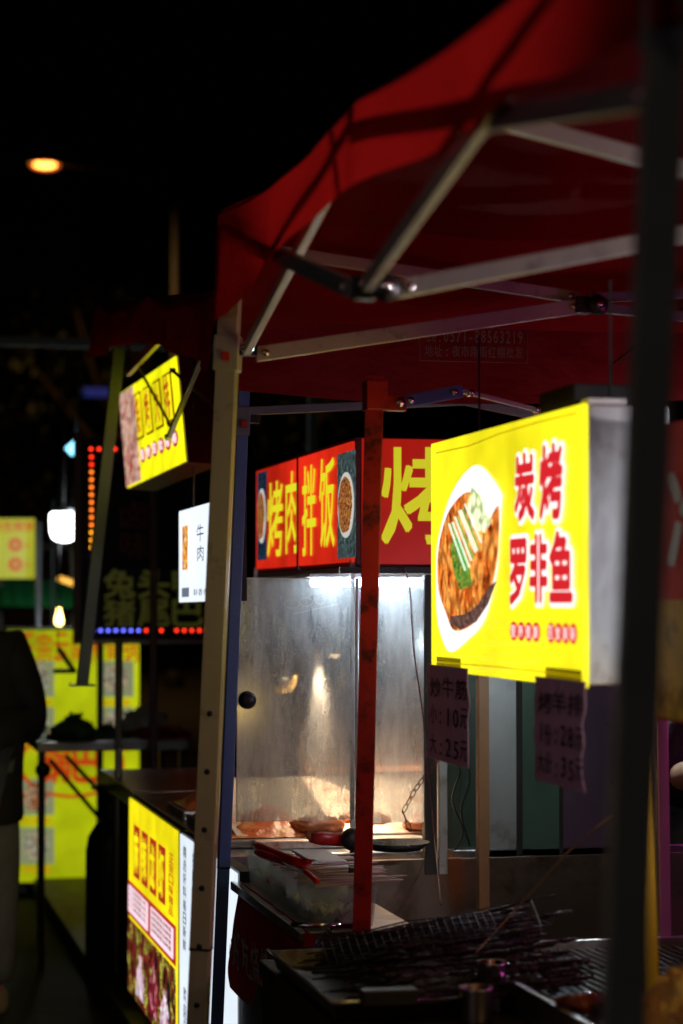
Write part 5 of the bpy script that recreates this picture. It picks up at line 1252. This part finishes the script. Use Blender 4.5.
# green awning stall
P = [pt(-6, 606, Y=15), pt(79, 608, Y=15), pt(79, 580, Y=15), pt(-6, 580, Y=15)]
aw = thing('awning_stall', (P[0].x, 15, 0), 'far stall with a green awning edge lit by the bulb', 'stall')
GA = mat('green_awning_fabric', (.02, .32, .14), .6, 0, .25, 3)
b = MB(); b.grid(lambda u, v: P[0].lerp(P[1], u).lerp(P[3].lerp(P[2], u), v) + V((0, .25 * v + .01 * math.sin(u * 40), 0)), 50, 4); b.build('awning', GA, aw)
b = MB(); b.box((P[0].x, 15.3, 1.9), (P[1].x, 17, 1.94)); b.build('stall_roof', DARKWOOD, aw)
for x in (P[0].x + .05, P[1].x - .02): b = MB(); b.bar((x, 15.2, 0), (x, 15.2, 1.9), .04, .04, V((0, 1, 0)), POLE_DARK); b.build('stall_post', None, aw)
lq = pt(67, 584, Y=14.7); b = MB(); b.tube([pt(58, 578, Y=14.7), pt(78, 585, Y=14.7)], .018, 8); b.build('valance_lamp', emis('amber_strip', (1, .5, .08), 1.2), aw)
light('awning_lamp_glow', 'POINT', lq + V((0, -.12, .02)), 1.5, (1, .8, .4), .05)

# far stall table
ty = 9.4; a = pt(37, 752, Y=ty); c = pt(190, 742, Y=ty)
tbl = thing('stall_table', ((a.x + c.x) / 2, ty + .3, 0), 'dark metal folding table carrying greens in front of the yellow banner', 'table')
b = MB(); b.box((a.x, ty, a.z), (c.x, ty + .7, c.z + .005), mat('dull_steel_top', (.3, .32, .33), .3, .7, .2, 6), bev=.004); b.build('table_top', None, tbl)
for x in (a.x + .025, c.x - .03):
    for y in (ty + .03, ty + .66):
        xx = x if y < ty + .1 else (pt(41, 700, Y=y).x if x < 1 else x); b = MB(); b.bar((xx, y, 0), (xx, y, a.z - .001), .025, .025, V((0, 1, 0)), BLACKPL); b.build('leg', None, tbl)
for (p_, q_) in (((50, 760), (108, 828)), ((66, 756), (122, 815))):
    b = MB(); b.bar(pt(*p_, Y=ty + .1), pt(*q_, Y=ty + .1), .018, .018, Z, BLACKPL); b.build('brace', None, tbl)
b = MB(); e = pt(43, 770, Y=ty - .02); b.lathe([(0, .01), (.03, .008), (.034, 0), (.02, -.02)], e, axis=V((0, -1, 0)), n=16); b.build('clamp', BLACKPL, tbl)
# greens on the table
GRN = mat('leafy_greens', (.07, .2, .05), .5, 0, .4, 12)
def greens(cx, cy, z0, rx, ry, rz, n, label):
    b = MB(); r = random.Random(int(cx * 100))
    for i in range(n):
        u = r.uniform(0, 2 * math.pi); s_ = math.sqrt(r.random()); h = (1 - s_ * .9) * rz * r.uniform(.5, 1.1)
        p = V((cx + rx * s_ * math.cos(u), cy + ry * s_ * math.sin(u), z0 + h)); d = V((r.gauss(0, 1), r.gauss(0, 1), r.gauss(.3, .6))).normalized() * .035; e_ = d.cross(V((r.random(), r.random(), 1))).normalized() * .018
        b.face([p - d, p + e_ - d * .2, p + d, p - e_ - d * .2])
    b.ell((cx, cy, z0 + rz * .32), rx * .8, ry * .8, rz * .42, n=3, amp=.3); return b.build('leafy_greens', GRN, label=label, cat='vegetables')
tz = a.z + .012
g1 = pt(74, 740, Y=ty + .25); greens(g1.x, ty + .25, tz, .12, .12, .15, 420, 'dark heap of leafy greens on the left of the folding table')
g1 = pt(108, 740, Y=ty + .3); greens(g1.x, ty + .3, tz, .12, .12, .08, 300, 'lower pile of leafy greens right of the heap')
g1 = pt(160, 740, Y=ty + .3); b = MB(); b.ell((g1.x, ty + .3, tz + .035), .13, .12, .04, n=3, amp=.4); b.build('red_food_pack', mat('dark_red_pack', (.3, .04, .02), .3, 0, .4, 14), label='dark red food pack at the right of the folding table', cat='food pack')
g1 = pt(143, 725, Y=ty + .5); b = MB(); b.ell((g1.x, ty + .5, tz + .07), .1, .08, .075, n=4, amp=.5, fr=4); b.build('white_bag', mat('white_bag', (.55, .58, .55), .35, 0, .1, 10), label='pale plastic bag standing behind the red food pack', cat='bag')
g1 = pt(47, 745, Y=ty + .2); b = MB(); b.lathe([(0, 0), (.03, 0), (.036, .09), (.034, .09), (.028, .005)], V((g1.x - .03, ty + .2, tz)), n=20); b.build('clear_cup', CLEAR, label='clear plastic cup at the left end of the folding table', cat='cup')
# hanging hook / clip in front of the banner
b = MB(); e = pt(58, 648, Y=9.6); b.bar(e, e + V((.07, 0, -.10)), .02, .035, V((0, 1, 0)), BLACKPL, bev=.004); b.bar(e + V((-.02, 0, -.1)), e + V((.08, 0, -.10)), .02, .025, V((0, 1, 0)), BLACKPL, bev=.004)
b.tube([e, V((e.x, 9.6, 2.2))], .002, 5, m=BLACKPL); b.build('hanging_scoop', None, label='dark metal scoop hanging before the yellow banner', cat='scoop')
# gas cylinder, bucket
gy = 8.9; g0 = pt(114, 880, Y=gy); t = thing('gas_cylinder', (g0.x, gy, 0), 'black gas cylinder standing beside the low yellow sign', 'gas cylinder')
b = MB(); b.lathe([(0, .01), (.10, .01), (.115, .03), (.115, .54), (.105, .6), (.07, .655), (.03, .675), (.0, .68)], (g0.x, gy, 0), n=32); b.build('tank', mat('black_tank_paint', (.02, .02, .022), .4, 0, .3, 8), t)
b = MB(); b.lathe([(.018, .67), (.018, .73), (.03, .735), (.03, .75), (0, .755)], (g0.x, gy, 0), n=14); b.build('valve', mat('brass_valve', (.4, .3, .12), .4, .8), t)
b = MB()
for k in range(3): 
    an = k * 2.1; b.bar((g0.x + .085 * math.cos(an), gy + .085 * math.sin(an), .64), (g0.x + .085 * math.cos(an), gy + .085 * math.sin(an), .79), .02, .006, V((math.cos(an), math.sin(an), 0)))
b.tube([(g0.x + .088 * math.cos(x), gy + .088 * math.sin(x), .795) for x in [i * .35 for i in range(19)]], .008, 6); b.build('collar_ring', BLACKPL, t)
b = MB(); b.lathe([(0, 0), (.12, 0), (.15, .36), (.155, .37), (.145, .37), (.115, .02), (0, .02)], (g0.x + .30, 9.6, 0), n=28); b.build('bucket', BLACKPL, label='black plastic bucket standing under the folding table right end', cat='bucket')
